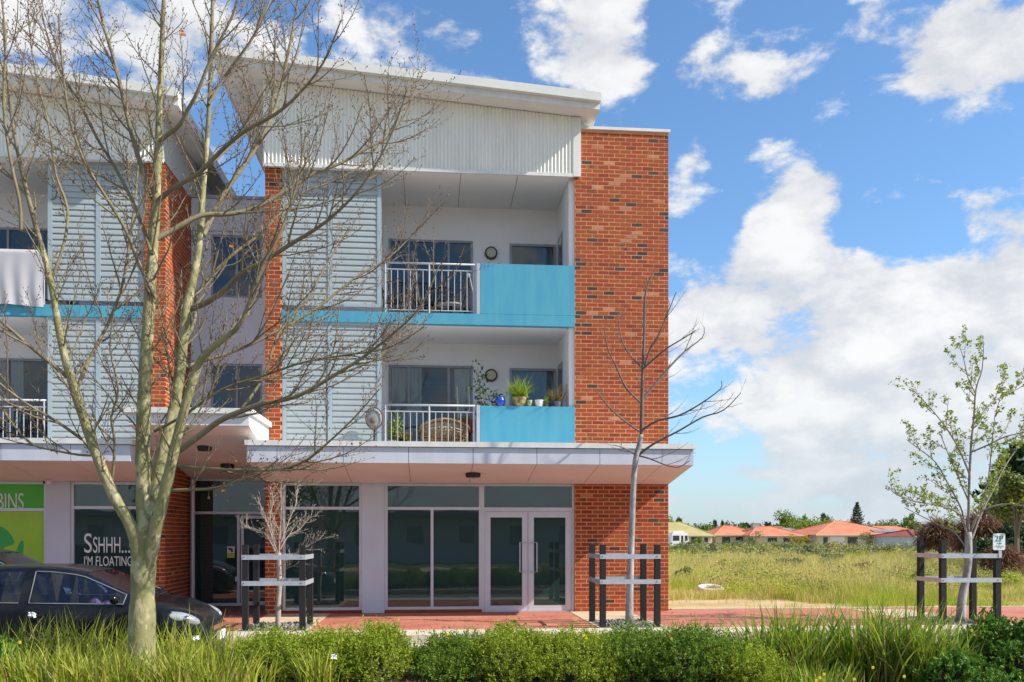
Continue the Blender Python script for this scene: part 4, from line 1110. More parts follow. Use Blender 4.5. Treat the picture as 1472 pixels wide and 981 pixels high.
        MB().tube([T((.98, s * (lerp(wb, .98) * 1.02 + .012), .52)), T((2.7, s * (lerp(wb, 2.7) * 1.02 + .012), .52))], .018, 6).build('side_moulding', M_black, root)
        MB().tube([T((.7, s * (lerp(wb, .7) * .985 + .006), lerp(belt, .7) + .006)), T((1.66, s * (lerp(wb, 1.66) * .985 + .006), lerp(belt, 1.66) + .006))], .006, 5).build('window_trim', mat('trim_grey', (.35, .35, .36), .35, metal=.5), root)
        MB().tube([T((1.8, s * .845, .80)), T((1.98, s * .848, .81))], .014, 6).build('door_handle', paint, root)
        MB().ball(T((2.80, s * .90, 1.0)), .085, 12, 8, (.7, 1.1, .75)).build('mirror', paint, root, smooth=True)
        hl = MB(); hl.ball((0, 0, 0), 1, 20, 12); c_, s2 = math.cos(R(-s * 24)), math.sin(R(-s * 24)); ct, st2 = math.cos(R(14)), math.sin(R(14))
        nv = []
        for v in hl.v:
            x_, y_, z_ = v[0] * .235, v[1] * .07, v[2] * .082
            x_, z_ = x_ * ct + z_ * st2, -x_ * st2 + z_ * ct
            x_, y_ = x_ * c_ - y_ * s2, x_ * s2 + y_ * c_
            nv.append(T((3.51 + x_, s * .665 + y_, .735 + z_)))
        hl.v = nv; h = hl.build('headlight', mat('headlight_clear', (.42, .44, .46), .12, .35, 18, metal=.3, coat=1), root, smooth=True)
        MB().ball(T((3.58, s * .69, .735)), .045, 10, 8).build('bulb', mat('chrome', (.6, .6, .6), .1, metal=1), h, smooth=True)
        tl = MB().box(*[c for c in (T((-.005, 0, 0))[0], T((.05, 0, 0))[0], T((0, s * .58, 0))[1], T((0, s * .68, 0))[1], T((0, 0, .7))[2], T((0, 0, .9))[2])]).build('tail_light', mat('red_lens', (.35, .01, .01), .2), root)
        for wx in (.64, 3.06):
            wl = MB().tube([T((wx, s * .62, .29)), T((wx, s * .80, .29))], .29 * sc[2], 24).build('wheel', M_tyre, root, smooth=False)
            MB().tube([T((wx, s * .79, .29)), T((wx, s * .808, .29))], .18 * sc[2], 20).build('rim', M_rim, wl)
    MB().box(T((3.83, 0, 0))[0], T((3.855, 0, 0))[0], T((0, -.19, 0))[1], T((0, .19, 0))[1], T((0, 0, .42))[2], T((0, 0, .53))[2]).build('number_plate', mat('plate_white', (.7, .7, .72), .5), root)
    MB().box(T((3.76, 0, 0))[0], T((3.83, 0, 0))[0], T((0, -.34, 0))[1], T((0, .34, 0))[1], T((0, 0, .56))[2], T((0, 0, .62))[2]).build('grille', mat('chrome', (.6, .6, .6), .1, metal=1), root)
    # cabin
    cb = MB().box(T((.6, 0, 0))[0], T((2.9, 0, 0))[0], T((0, -.7, 0))[1], T((0, .7, 0))[1], T((0, 0, .25))[2], T((0, 0, .55))[2]); cb.build('cabin_floor', M_black, root)
    for sx_ in (1.55, .85):
        for s in (-1, 1):
            z = T((0, 0, .5))[2]
            st = MB().ball(T((sx_ + .1, s * .36, .82)), .3, 12, 10, (.32, .75, 1.0)).build('seat', M_seat, root, smooth=True)
            MB().ball(T((sx_ + .02, s * .36, 1.17)), .1, 10, 8, (.5, 1.1, .9)).build('headrest', M_seat, st, smooth=True)
    MB().box(T((2.65, 0, 0))[0], T((3.0, 0, 0))[0], T((0, -.68, 0))[1], T((0, .68, 0))[1], T((0, 0, .6))[2], T((0, 0, .9))[2]).build('dashboard', M_black, root)
    # wipers
    MB().tube([T((3.02, -.45, .985)), T((2.98, .15, 1.01))], .008, 5).tube([T((3.04, .1, .985)), T((2.98, .6, 1.0))], .008, 5).build('wiper', M_black, root)
    return root
car((-6.56, 12.08, -.15), 'black hatchback parked behind the grass beside the large plane tree', M_paint, None)
car((-9.55, 15.75, -.15), 'dark car parked by the green posters, mostly hidden behind the black hatchback', M_paint2, None, (1.06, 1.0, 1.13))
gb = MB(); r_ = random.Random(3)
for k in range(26):
    gb.ball((-4.05 + r_.uniform(-.17, .17), 11.62 + r_.uniform(-.08, .08), .72 + r_.uniform(-.1, .09)), r_.uniform(.02, .06), 6, 4, (1.4, .6, .7))
tag(gb.build('gift_bag', mat('purple_wrap', (.45, .06, .42), .25, .3, 25, col2=(.75, .25, .4))), 'crumpled purple and pink wrapping seen through the front window of the black hatchback', 'bag')

# ================================================================== balcony things
def top(mb, name, m, label, cat, group=None, smooth=False): return tag(mb.build(name, m, None, smooth), label, cat, group)
ZP = 4.332; YP = YF + .07
def pot(px, wpx, hpx, m, label, plant=None, name='plant_pot', prof=None, z0=ZP, Y=YP):
    X = XY(px, Y); k = 19.0 / FPX; w_ = wpx * k / 2; h = hpx * k
    root = empty('potted_plant' if plant else name, (X, Y, z0), label, 'pot')
    prof = prof or [(.7, 0), (.95, .45), (1, .8), (1.05, .86), (1.05, 1), (.9, 1), (.85, .9)]
    MB().lathe(X, Y, [(a * w_, z0 + b * h) for a, b in prof], 20).build('pot', m, root, smooth=False)
    if plant: plant(root, X, Y, z0 + h * .95)
    return root
def grassy(n, L, wd, m, lean=(.1, .9), droop=(.3, 1.4), seed=1, spread=.04):
    def f(root, X, Y, z):
        r = np.random.default_rng(seed)
        base = np.stack([X + r.normal(0, spread, n), Y + r.normal(0, spread * .6, n), np.full(n, z)], 1)
        V, Q = blades_np(r, base, r.uniform(.5, 1.1, n) * L, r.uniform(0, 2 * math.pi, n), r.uniform(*lean, n), np.full(n, wd), r.uniform(*droop, n), 4)
        np_mesh('leaves', V, Q, m, root)
    return f
def bushy(n, rad, sz, m, seed=1, hz=1.0, stems=5):
    def f(root, X, Y, z):
        r = np.random.default_rng(seed); rr = random.Random(seed)
        st = MB(); cs = []
        for i in range(stems):
            e = Vector((X + rr.uniform(-rad, rad), Y + rr.uniform(-rad, rad) * .6, z + rad * hz * rr.uniform(.8, 2)))
            st.tube([(X, Y, z), ((X + e.x) / 2 + rr.uniform(-.02, .02), (Y + e.y) / 2, (z + e.z) / 2), e], .004, 4)
            for k in range(n // stems): t = rr.uniform(.25, 1.05); cs.append((X + (e.x - X) * t, Y + (e.y - Y) * t, z + (e.z - z) * t))
        st.build('stems', M_twig, root)
        c = np.array(cs) + r.normal(0, rad * .2, (len(cs), 3)); V, Q = leaves_np(r, c, sz, .5); np_mesh('leaves', V, Q, m, root)
    return f
G_fern = foliage('fern_green', [(.12, .22, .02), (.32, .42, .05), (.18, .28, .03)]); G_dry = foliage('dry_leaf', [(.30, .26, .08), (.16, .14, .05), (.36, .2, .1)])
G_dk = foliage('dark_leaf', [(.02, .05, .02), (.05, .1, .03), (.03, .07, .03)])
pot(719, 15, 13.5, mat('blue_glaze', (.01, .06, .42), .2, coat=.5), 'bright blue round pot on the turquoise parapet', grassy(14, .16, .012, G_dk, seed=3), prof=[(.6, 0), (.95, .25), (1, .6), (.85, .9), (.95, 1), (.8, 1), (.75, .9)])
pot(746.5, 20, 13, mat('brown_glaze', (.11, .06, .03), .4, .4, 9, col2=(.35, .33, .12)), 'wide brown bowl of lush arching fern on the turquoise parapet', grassy(240, .52, .018, G_fern, (0, 1.0), (.3, 1.7), 5, .07), prof=[(.5, 0), (.85, .3), (.98, .65), (1.06, .8), (1.06, 1), (.9, 1), (.85, .9)])
pot(761, 8, 9, mat('mottled_glaze', (.55, .55, .40), .4, 0, 30, col2=(.08, .16, .03)), 'small mottled green and cream pot between the fern bowl and the white pot')
pot(775, 12.5, 9.5, mat('white_glaze', (.70, .68, .66), .35), 'plain white pot on the parapet right of the mottled one')
pot(786, 4, 4, mat('terracotta_small', (.4, .2, .08), .7), 'small leafy yellowish seedling pot right of the plain white pot', bushy(110, .09, .025, G_fern, 4))
pot(801, 11.5, 8, mat('plum_glaze', (.10, .09, .16), .4), 'plum grey pot of spiky dry leaves at the right end of the parapet', grassy(120, .42, .016, G_dry, (.1, 1.3), (.2, 1.2), 8, .04))
# leaning canes
cn = MB()
for (a, b) in ((805, 822), (808, 818), (810, 824)): cn.tube([P(a, 580, YP + .2), P(b, 545 + (b - 820) * 2, YP + .3)], .008, 5)
top(cn, 'garden_canes', mat('cane_tan', (.42, .26, .1), .8), 'tan canes leaning against the balcony flank wall beside the spiky pot', 'canes')
# tall shrub left of blue pot
r0 = empty('leafy_shrub', (XY(695, 19.3), 19.3, Z1), 'dark leafy shrub rising behind the end of the railing, left of the blue pot', 'plant')
MB().lathe(XY(695, 19.3), 19.3, [(.1, Z1), (.14, Z1 + .26), (.12, Z1 + .26)], 14).build('pot', mat('white_glaze', (.7, .68, .66), .35), r0)
bushy(360, .27, .045, G_dk, 6, 3.0, 9)(r0, XY(700, 19.3), 19.3, Z1 + .25)
# plant on the left of the lower balcony
r0 = empty('potted_plant', (XY(565, 19.5), 19.5, Z1), 'yellow green leafy plant in a white pot behind the left end of the lower railing', 'pot')
MB().lathe(XY(565, 19.5), 19.5, [(.09, Z1), (.12, Z1 + .3), (.1, Z1 + .3)], 14).build('pot', mat('cream_pot', (.65, .6, .42), .5), r0)
bushy(260, .20, .04, G_fern, 9, 1.6, 8)(r0, XY(565, 19.5), 19.5, Z1 + .3)
r0 = empty('potted_plant', (XY(584, 19.4), 19.4, Z1), 'bushy rust orange and green plant in a woven basket beside the rattan chair', 'pot')
MB().lathe(XY(584, 19.4), 19.4, [(.15, Z1), (.19, Z1 + .26), (.17, Z1 + .26)], 14).build('pot', mat('basket_brown', (.2, .1, .05), .9, .4, 20), r0)
bushy(420, .17, .03, foliage('rust_leaf', [(.25, .1, .03), (.12, .16, .03), (.35, .18, .05)]), 12, .9, 12)(r0, XY(580, 19.4), 19.4, Z1 + .18)
# rattan chair
M_rat = mat('rattan', (.46, .29, .12), .8, .35, 22, .6, 60)
rc = empty('rattan_chair', (XY(640, 19.75), 19.75, Z1), 'wide rattan armchair standing with its back to the lower railing', 'chair')
xa, xb, ya, yb = XY(606, 19.55), XY(672, 19.55), 19.55, 20.15
bk = MB(); n = 22
for i in range(n + 1):
    x = xa + (xb - xa) * i / n; bul = math.sin(math.pi * i / n)
    bk.tube([(x, ya + .12 - .08 * bul, Z1 + .12), (x, ya - .02 - .08 * bul, Z1 + .62 + .12 * bul)], .008, 4)
for k in range(11):
    z = Z1 + .14 + k * .05
    bk.tube([(xa + (xb - xa) * i / 10, ya + .12 - .14 * (k / 10) - .08 * math.sin(math.pi * i / 10) + (.012 if (i + k) % 2 else -.012), z + .012 * k * math.sin(math.pi * i / 10)) for i in range(11)], .016, 4)
bk.build('backrest', M_rat, rc)
MB().tube([(xa - .03, yb, Z1 + .5), (xa - .03, ya, Z1 + .58)] + [(xa + (xb - xa) * i / 10, ya - .03 - .08 * math.sin(math.pi * i / 10), Z1 + .64 + .13 * math.sin(math.pi * i / 10)) for i in range(11)] + [(xb + .03, ya, Z1 + .58), (xb + .03, yb, Z1 + .5)], .028, 8).build('top_rail', M_rat, rc, smooth=True)
MB().box(xa, xb, ya + .1, yb, Z1 + .3, Z1 + .36).build('seat', M_rat, rc)
MB().ball(((xa + xb) / 2, ya + .2, Z1 + .56), .3, 14, 8, (1.5, .35, .62)).build('cushion', mat('cream_cushion', (.6, .56, .5), .9, .15, 8), rc, smooth=True)
for (x, y_) in ((xa, ya + .1), (xb, ya + .1), (xa, yb), (xb, yb)): MB().tube([(x, y_, Z1), (x, y_, Z1 + .5)], .02, 8).build('leg', M_rat, rc)
# planter on a stand by the end of the rail
r0 = empty('trough_planter', (XY(669, 20.0), 20.0, Z1), 'red brown trough of small green plants on a stand behind the rattan chair', 'planter')
x_ = XY(669, 20.0)
MB().box(x_ - .22, x_ + .22, 19.9, 20.15, Z1 + .55, Z1 + .82).build('trough', mat('red_plastic', (.26, .04, .02), .5), r0)
MB().box(x_ - .2, x_ - .17, 19.92, 20.1, Z1, Z1 + .55).box(x_ + .17, x_ + .2, 19.92, 20.1, Z1, Z1 + .55).build('stand', M_black, r0)
bushy(160, .12, .03, G_fern, 19, .5, 9)(r0, x_, 20.0, Z1 + .8)
MB().tube([(x_ - .15, 20.02, Z1 + .8), P(657, 556, 20.0)], .012, 5).tube([(x_ + .1, 20.02, Z1 + .8), P(674, 556, 20.0)], .014, 5).build('stake', mat('pale_stake', (.6, .6, .5), .6), r0)
# bicycle wheel leaning
bw = empty('bicycle_wheel', (XY(596, 19.9), 19.9, Z1), 'single bicycle wheel leaning behind the lower railing beside the rattan chair', 'wheel')
cx_, cz_ = XY(593, 19.9), Z1 + .33
MB().tube([(cx_ + .31 * math.cos(2 * math.pi * i / 32), 19.9, cz_ + .31 * math.sin(2 * math.pi * i / 32)) for i in range(33)], .016, 6, False).build('tyre', M_tyre, bw)
sp = MB()
for i in range(18): a = 2 * math.pi * i / 18; sp.tube([(cx_, 19.9, cz_), (cx_ + .3 * math.cos(a), 19.9, cz_ + .3 * math.sin(a))], .002, 3)
sp.build('spokes', M_galv, bw)
# round fan in front of the louvres
fn = empty('outdoor_fan', (XY(538, 18.78), 18.78, 3.37), 'round grey metal fan with a red rim standing on the canopy against the louvres', 'fan')
fcx, fcz = XY(538, 18.78), P(538, 602, 18.78).z
MB().tube([(fcx + .17 * math.cos(2 * math.pi * i / 28), 18.74, fcz + .22 * math.sin(2 * math.pi * i / 28)) for i in range(29)], .012, 6, False).build('rim', mat('dark_red', (.12, .03, .03), .5), fn)
MB().ball((fcx, 18.79, fcz), .2, 20, 8, (.8, .22, 1.05)).build('housing', mat('dull_grey', (.27, .28, .28), .5, .3, 12), fn, smooth=True)
MB().ball((fcx - .03, 18.73, fcz - .05), .06, 10, 6, (1, .6, 1)).build('hub', mat('rusty', (.14, .07, .05), .8), fn, smooth=True)
MB().tube([(fcx, 18.8, fcz - .2), (fcx, 18.8, 3.37)], .02, 8).build('stand', M_black, fn)
# upper balcony: two black chairs, a table and a folded clothes airer, dark things inside
def bchair(px, Y, label, z0=Z2, rz=0.0, h=.9):
    X = XY(px, Y); r = empty('outdoor_chair', (X, Y, z0), label, 'chair')
    MB().box(X - .23, X + .23, Y - .22, Y + .22, z0 + .42, z0 + .46).build('seat', M_black, r)
    b = MB(); [b.tube([(X - .21 + .07 * i, Y + .2, z0 + .46), (X - .21 + .07 * i, Y + .27, z0 + h - .02 + .0 * i)], .012, 5) for i in range(7)]; b.build('back_slats', M_black, r)
    MB().tube([(X - .23, Y + .27, z0 + h), (X, Y + .29, z0 + h + .04), (X + .23, Y + .27, z0 + h)], .018, 6).build('top_rail', M_black, r)
    for sx_ in (-1, 1):
        MB().tube([(X + sx_ * .23, Y + .24, z0 + .66), (X + sx_ * .26, Y - .1, z0 + .68), (X + sx_ * .24, Y - .24, z0 + .6), (X + sx_ * .23, Y - .22, z0 + .42)], .014, 6).build('armrest', M_black, r)
        for sy_ in (-1, 1): MB().tube([(X + sx_ * .21, Y + sy_ * .2, z0 + .42), (X + sx_ * .24, Y + sy_ * .24, z0)], .014, 6).build('leg', M_black, r)
    return r
bchair(567, 19.6, 'black metal armchair at the left end of the upper balcony')
bchair(634, 20.0, 'black armchair in the middle of the upper balcony behind the table')
bchair(610, 19.7, 'black metal armchair just left of the middle of the upper balcony')
X = XY(648, 19.75); r = empty('balcony_table', (X, 19.75, Z2), 'low round grey table behind the upper balcony railing', 'table')
MB().lathe(X, 19.75, [(.3, Z2 + .38), (.3, Z2 + .41)], 20).build('table_top', mat('grey_top', (.3, .3, .3), .5), r); MB().tube([(X, 19.75, Z2), (X, 19.75, Z2 + .38)], .03, 8).build('pedestal', M_black, r)
X = XY(676, 19.5); r = empty('folding_scooter', (X, 19.5, Z2), 'folded scooter leaning upright at the right end of the upper railing', 'scooter')
MB().tube([(X - .22, 19.5, Z2 + .08), (X - .16, 19.5, Z2 + .35), (X - .03, 19.5, Z2 + .75), (X - .02, 19.5, Z2 + .95)], .022, 8).build('frame', M_black, r)
MB().tube([(X - .02, 19.5, Z2 + .98), (X + .06, 19.5, Z2 + .6), (X + .08, 19.5, Z2 + .1)], .018, 8).build('stem', mat('grey_top', (.3, .3, .3), .5), r)
for dx in (-.24, .1): MB().tube([(X + dx, 19.47, Z2 + .07), (X + dx, 19.53, Z2 + .07)], .07, 16).build('wheel', M_tyre, r)
MB().ball((X - .03, 19.5, Z2 + 1.0), .05, 8, 6, (.8, .7, 1.3)).build('grip', mat('white_glaze', (.7, .68, .66), .35), r)
bchair(28, 19.9, 'black slatted chair on the lower left balcony behind the white bars', Z1)
bchair(-15, 19.7, 'dark chair at the left edge of the lower left balcony', Z1)
# white sheet hung over the upper left railing
sh = MB(); yy = YF - .03; xa, xb = XY(-14, yy), XY(63, yy); nx, nz = 60, 14; zt, zb = Z2 + 1.1, P(40, 440, yy).z
for j in range(nz + 1):
    for i in range(nx + 1):
        u = i / nx; v = j / nz
        sh.v.append((xa + (xb - xa) * u + .01 * math.sin(9 * v + u * 5), yy - .02 - .016 * (1 + math.sin(u * 22 + 1.5 * math.sin(v * 3)) * v), zt - (zt - zb) * v * (1 - .02 * math.sin(u * 5))))
for j in range(nz):
    for i in range(nx): a = j * (nx + 1) + i; sh.f.append((a, a + nx + 1, a + nx + 2, a + 1)); sh.mi.append(0)
b0 = len(sh.v)
for i in range(nx + 1): x = sh.v[i][0]; sh.v += [(x, YF + .06, zt + .012), (x, YF + .12, zt - .35)]
for i in range(nx): sh.f.append((i, i + 1, b0 + 2 * (i + 1), b0 + 2 * i)); sh.mi.append(0); sh.f.append((b0 + 2 * i, b0 + 2 * i + 2, b0 + 2 * i + 3, b0 + 2 * i + 1)); sh.mi.append(0)
top(sh, 'hanging_sheet', mat('white_cotton', (.47, .46, .49), .95, .05, 2), 'pale cotton sheet hung over the upper left balcony railing', 'sheet', smooth=True)

# ================================================================== foreground planting
LOM = foliage('strap_leaf_yellow', [(.07, .14, .015), (.30, .37, .03), (.46, .46, .07), (.14, .22, .02), (.34, .37, .04)], .35, .45)
LOMG = foliage('strap_leaf_green', [(.05, .13, .015), (.20, .33, .03), (.42, .46, .06), (.12, .23, .025), (.34, .42, .045)], .35, .45)
DRYB = foliage('dry_blade', [(.38, .28, .12), (.45, .38, .16), (.25, .16, .08)], .3)
def clump(px, d, n, L, label, m=LOM, seed=1, spread=.16, dry=.12, wd=.018, name='strappy_grass', z=None, group=None):
    p = PD(px, 770, d); z = medz(p.x, p.y) if z is None else z
    r = np.random.default_rng(seed); root = empty(name, (p.x, p.y, z), label, 'grass clump', group)
    def mk(k, mm, nm, ln):
        base = np.stack([p.x + r.normal(0, spread, k), p.y + r.normal(0, spread * .7, k), np.full(k, z - .01)], 1)
        az = np.arctan2(base[:, 1] - p.y, base[:, 0] - p.x) + r.normal(0, .9, k)
        V, Q = blades_np(r, base, (r.uniform(.42, 1.0, k) + .16 * r.uniform(0, 1, k) ** 4) * L * ln * .93, az, np.abs(r.normal(.22, .2, k)), r.uniform(.6, 1.3, k) * wd, r.uniform(.0, 1.3, k) ** 1.3, 5)
        np_mesh(nm, V, Q, mm, root, True)
    mk(n, m, 'blades', 1); k = int(n * dry)
    if k > 3: mk(k, DRYB, 'dry_blades', .85)
    return root
words = ['at the far left edge in front of the black car', 'below the rear window of the black car', 'below the front door of the black car', 'just left of the big trunk', 'right at the foot of the big trunk', 'below the black car headlight', 'right of the big trunk, reaching the car nose', 'at the left edge in the very front', 'in front of the rear wheel of the black car', 'in front, left of the big trunk', 'in front of the big trunk', 'in front, right of the big trunk', 'between the trunk and the first green shrub']
spots = [(15, 10.0, .9), (70, 10.1, .86), (120, 10.0, .9), (160, 10.3, .80), (232, 10.3, .84), (275, 10.2, .84), (318, 10.0, .76), (-5, 9.0, .62), (60, 9.0, .62), (125, 8.95, .6), (185, 9.0, .6), (250, 9.0, .62), (310, 9.0, .58)]
for i, ((px, d, L), wd_) in enumerate(zip(spots, words)):
    clump(px, d, 165 if d > 9.5 else 230, L * (.95 if d > 9.5 else .95), 'tall yellow green strappy grass ' + wd_, LOM, 100 + i, .2 if d > 9.5 else .26, .12, group='strappy grasses in front of the black car')
rs = [(985, 10.2, .68, 'dark green spiky grass behind the hedge, below the brick corner'), (1035, 10.0, .55, 'short green spiky grass left of the tall clumps'), (1110, 9.9, .82, 'tall green strappy clump left of centre in the right hand bed'), (1150, 9.7, .84, 'tall green strappy clump in the middle of the right hand bed'), (1195, 10.2, .66, 'low sparse strappy tuft between the tall clumps'), (1240, 9.7, .9, 'tall green strappy clump at the left of the large arching one'), (1290, 9.6, .95, 'large arching strappy clump with yellowing blades, tallest at the right'), (1335, 9.5, .78, 'arching strappy clump with many dry blades below the right tree guard')]
for i, (px, d, L, lb_) in enumerate(rs): clump(px, d, 330 if i not in (1, 4) else 110, L * 1.12, lb_, LOMG, 200 + i, .15, .22 if i > 5 else .08, .026)
clump(455, 9.2, 130, .52, 'thin bright grass tuft growing through the first green shrub', LOM, 300, .08, .02)
clump(1175, 9.0, 200, .40, 'short bright grass tuft at the bottom edge between the strappy clumps', LOMG, 301, .2, .15)

def noise3(p, seed=0):
    return (np.sin(p[:, 0] * 5.1 + seed) * np.sin(p[:, 1] * 6.3 + seed * 2) + np.sin(p[:, 0] * 11.7 + 1.3 * seed) * np.sin(p[:, 2] * 13.1 + seed) * .6 + np.sin(p[:, 1] * 17 + seed) * np.sin(p[:, 0] * 19 + 2 * seed) * .3)
def hedge(px, d, rx, ry, h, n, label, m, seed, lsz=.016, twm=None, z0=None):
    h *= 1 + .14 * math.sin(seed * 2.7)
    h *= .90; p = PD(px, 770, d); z = medz(p.x, p.y) if z0 is None else z0
    r = np.random.default_rng(seed); root = empty('low_shrub', (p.x, p.y, z), label, 'shrub')
    # sprays: short shoots spread over a lumpy dome, leaves set round each shoot
    ns = n // 22
    u = r.uniform(0, 2 * math.pi, ns); v = r.uniform(0, 1, ns) ** .75
    dirs = np.stack([np.cos(u) * np.sqrt(1 - v ** 2), np.sin(u) * np.sqrt(1 - v ** 2), v], 1)
    lump = 1 + .10 * noise3(dirs * np.array([rx * 2, ry * 2, 1.5]), seed)
    depth = r.uniform(.55, 1.02, ns) ** .5
    c = np.array([p.x, p.y, z]) + dirs * np.array([rx, ry, h]) * (lump * depth)[:, None]
    sd_ = dirs * np.array([.5, .5, 1]) + r.normal(0, .4, (ns, 3)) + np.array([0, 0, .6]); sd_ /= np.linalg.norm(sd_, axis=1)[:, None]
    L = r.uniform(.05, .17, ns); L[: ns // 9] *= 1.5
    t = r.uniform(0, 1, (ns, 22)); pos = c[:, None, :] + sd_[:, None, :] * (t * L[:, None])[..., None] + r.normal(0, .012, (ns, 22, 3))
    pos = pos.reshape(-1, 3)
    V, Q = leaves_np(r, pos, r.uniform(.6, 1.3, len(pos)) * lsz, .33, np.repeat(sd_, 22, 0) * .9); np_mesh('leaves', V, Q, m, root)
    tw = MB(); rr = random.Random(seed)
    for i in range(90):
        a = rr.uniform(0, 2 * math.pi); q = rr.uniform(.2, .9)
        e = (p.x + math.cos(a) * rx * q, p.y + math.sin(a) * ry * q, z + h * math.sqrt(1 - q * q) * .9)
        tw.tube([(p.x + math.cos(a) * rx * .25 * q, p.y + math.sin(a) * ry * .25 * q, z), ((p.x * .4 + e[0] * .6), (p.y * .4 + e[1] * .6), z + h * .4), e], [.008, .006, .003], 4, False)
    tw.build('stems', mat('shrub_stem', (.14, .075, .04), .9), root)
    inner = MB().ball((p.x, p.y, z), 1, 20, 12, (rx * .62, ry * .62, h * .66)); inner.build('shade_core', mat('shrub_inner_shade', (.05, .055, .015), .95, .5, 25, 1, 30), root, smooth=True)  # solid dark ball paints the shade inside the foliage
    return root
HG = foliage('hedge_green', [(.05, .11, .01), (.20, .30, .02), (.38, .43, .035), (.12, .21, .015)], .35)
HG2 = foliage('hedge_deep_green', [(.035, .09, .01), (.11, .21, .018), (.22, .31, .03), (.07, .14, .015)], .35)
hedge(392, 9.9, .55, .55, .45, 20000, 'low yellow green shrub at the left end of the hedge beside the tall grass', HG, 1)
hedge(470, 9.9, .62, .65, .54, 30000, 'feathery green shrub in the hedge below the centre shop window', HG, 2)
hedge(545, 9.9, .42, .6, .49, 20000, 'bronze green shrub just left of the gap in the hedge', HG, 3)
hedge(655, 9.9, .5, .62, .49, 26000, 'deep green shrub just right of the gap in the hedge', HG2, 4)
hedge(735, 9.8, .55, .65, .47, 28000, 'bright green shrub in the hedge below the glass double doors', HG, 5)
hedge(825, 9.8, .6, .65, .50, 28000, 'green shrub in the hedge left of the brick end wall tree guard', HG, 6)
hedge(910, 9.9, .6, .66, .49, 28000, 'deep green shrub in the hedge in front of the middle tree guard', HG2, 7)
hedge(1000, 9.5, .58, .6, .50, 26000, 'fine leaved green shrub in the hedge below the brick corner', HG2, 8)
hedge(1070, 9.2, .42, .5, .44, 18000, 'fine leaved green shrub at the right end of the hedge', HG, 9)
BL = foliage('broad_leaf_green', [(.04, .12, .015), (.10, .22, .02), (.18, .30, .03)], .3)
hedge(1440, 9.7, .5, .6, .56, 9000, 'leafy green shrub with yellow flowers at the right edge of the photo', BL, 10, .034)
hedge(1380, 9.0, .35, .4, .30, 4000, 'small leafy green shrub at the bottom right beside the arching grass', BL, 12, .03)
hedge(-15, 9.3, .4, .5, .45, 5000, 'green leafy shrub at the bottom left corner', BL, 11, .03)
fl = MB(); rr = random.Random(2)
for (px, py, d) in [(1395, 907, 9.9), (1444, 905, 9.9), (1455, 912, 9.8), (1410, 960, 9.2), (642, 912, 9.9), (838, 914, 9.9), (842, 918, 9.9), (966, 919, 9.6), (28, 924, 9.4), (1178, 975, 9.0), (1184, 970, 9.0), (1229, 977, 9.0), (1255, 960, 9.2), (1300, 973, 9), (1172, 979, 9)]:
    q = PD(px + rr.uniform(-2, 2), py, d - .35)
    for k in range(5):
        a = k * 1.257; fl.ball((q.x + .009 * math.cos(a), q.y, q.z + .009 * math.sin(a)), .008, 5, 4, (1, .5, 1))
tag(fl.build('yellow_flowers', mat('petal_yellow', (.75, .55, .02), .6)), kind='stuff')
def litter(px, py, d, s, label, seed):
    q = PD(px, py, d); r_ = random.Random(seed); b = MB(); n = 5
    for j in range(n + 1):
        for i in range(n + 1): b.v.append((q.x + (i / n - .5) * s, q.y + r_.uniform(-.2, .2) * s, q.z + (j / n - .5) * s * .7 + r_.uniform(-.1, .1) * s))
    for j in range(n):
        for i in range(n): a = j * (n + 1) + i; b.f.append((a, a + 1, a + n + 2, a + n + 1)); b.mi.append(0)
    top(b, 'crumpled_paper', mat('paper_white', (.8, .8, .8), .8), label, 'litter')
litter(46, 884, 9.6, .075, 'crumpled white scrap caught in the grass below the rear window of the black car', 1)
litter(282, 917, 9.0, .06, 'crumpled white scrap caught in the grass right of the big trunk', 2)
litter(480, 944, 8.9, .06, 'crumpled white scrap caught on the feathery shrub below the centre window', 3)
# mulch litter
n = 5000; c = np.stack([rng.uniform(-6, 8, n), rng.uniform(8.0, 10.8, n), np.full(n, 0.)], 1)
c[:, 2] = [medz(a, b_) + .012 for a, b_ in c[:, :2]]
V, Q = leaves_np(rng, c, rng.uniform(.015, .045, n), .4); tag(np_mesh('bark_litter', V, Q, foliage('litter_brown', [(.14, .05, .03), (.25, .14, .08), (.08, .04, .025)], 0)), kind='stuff')

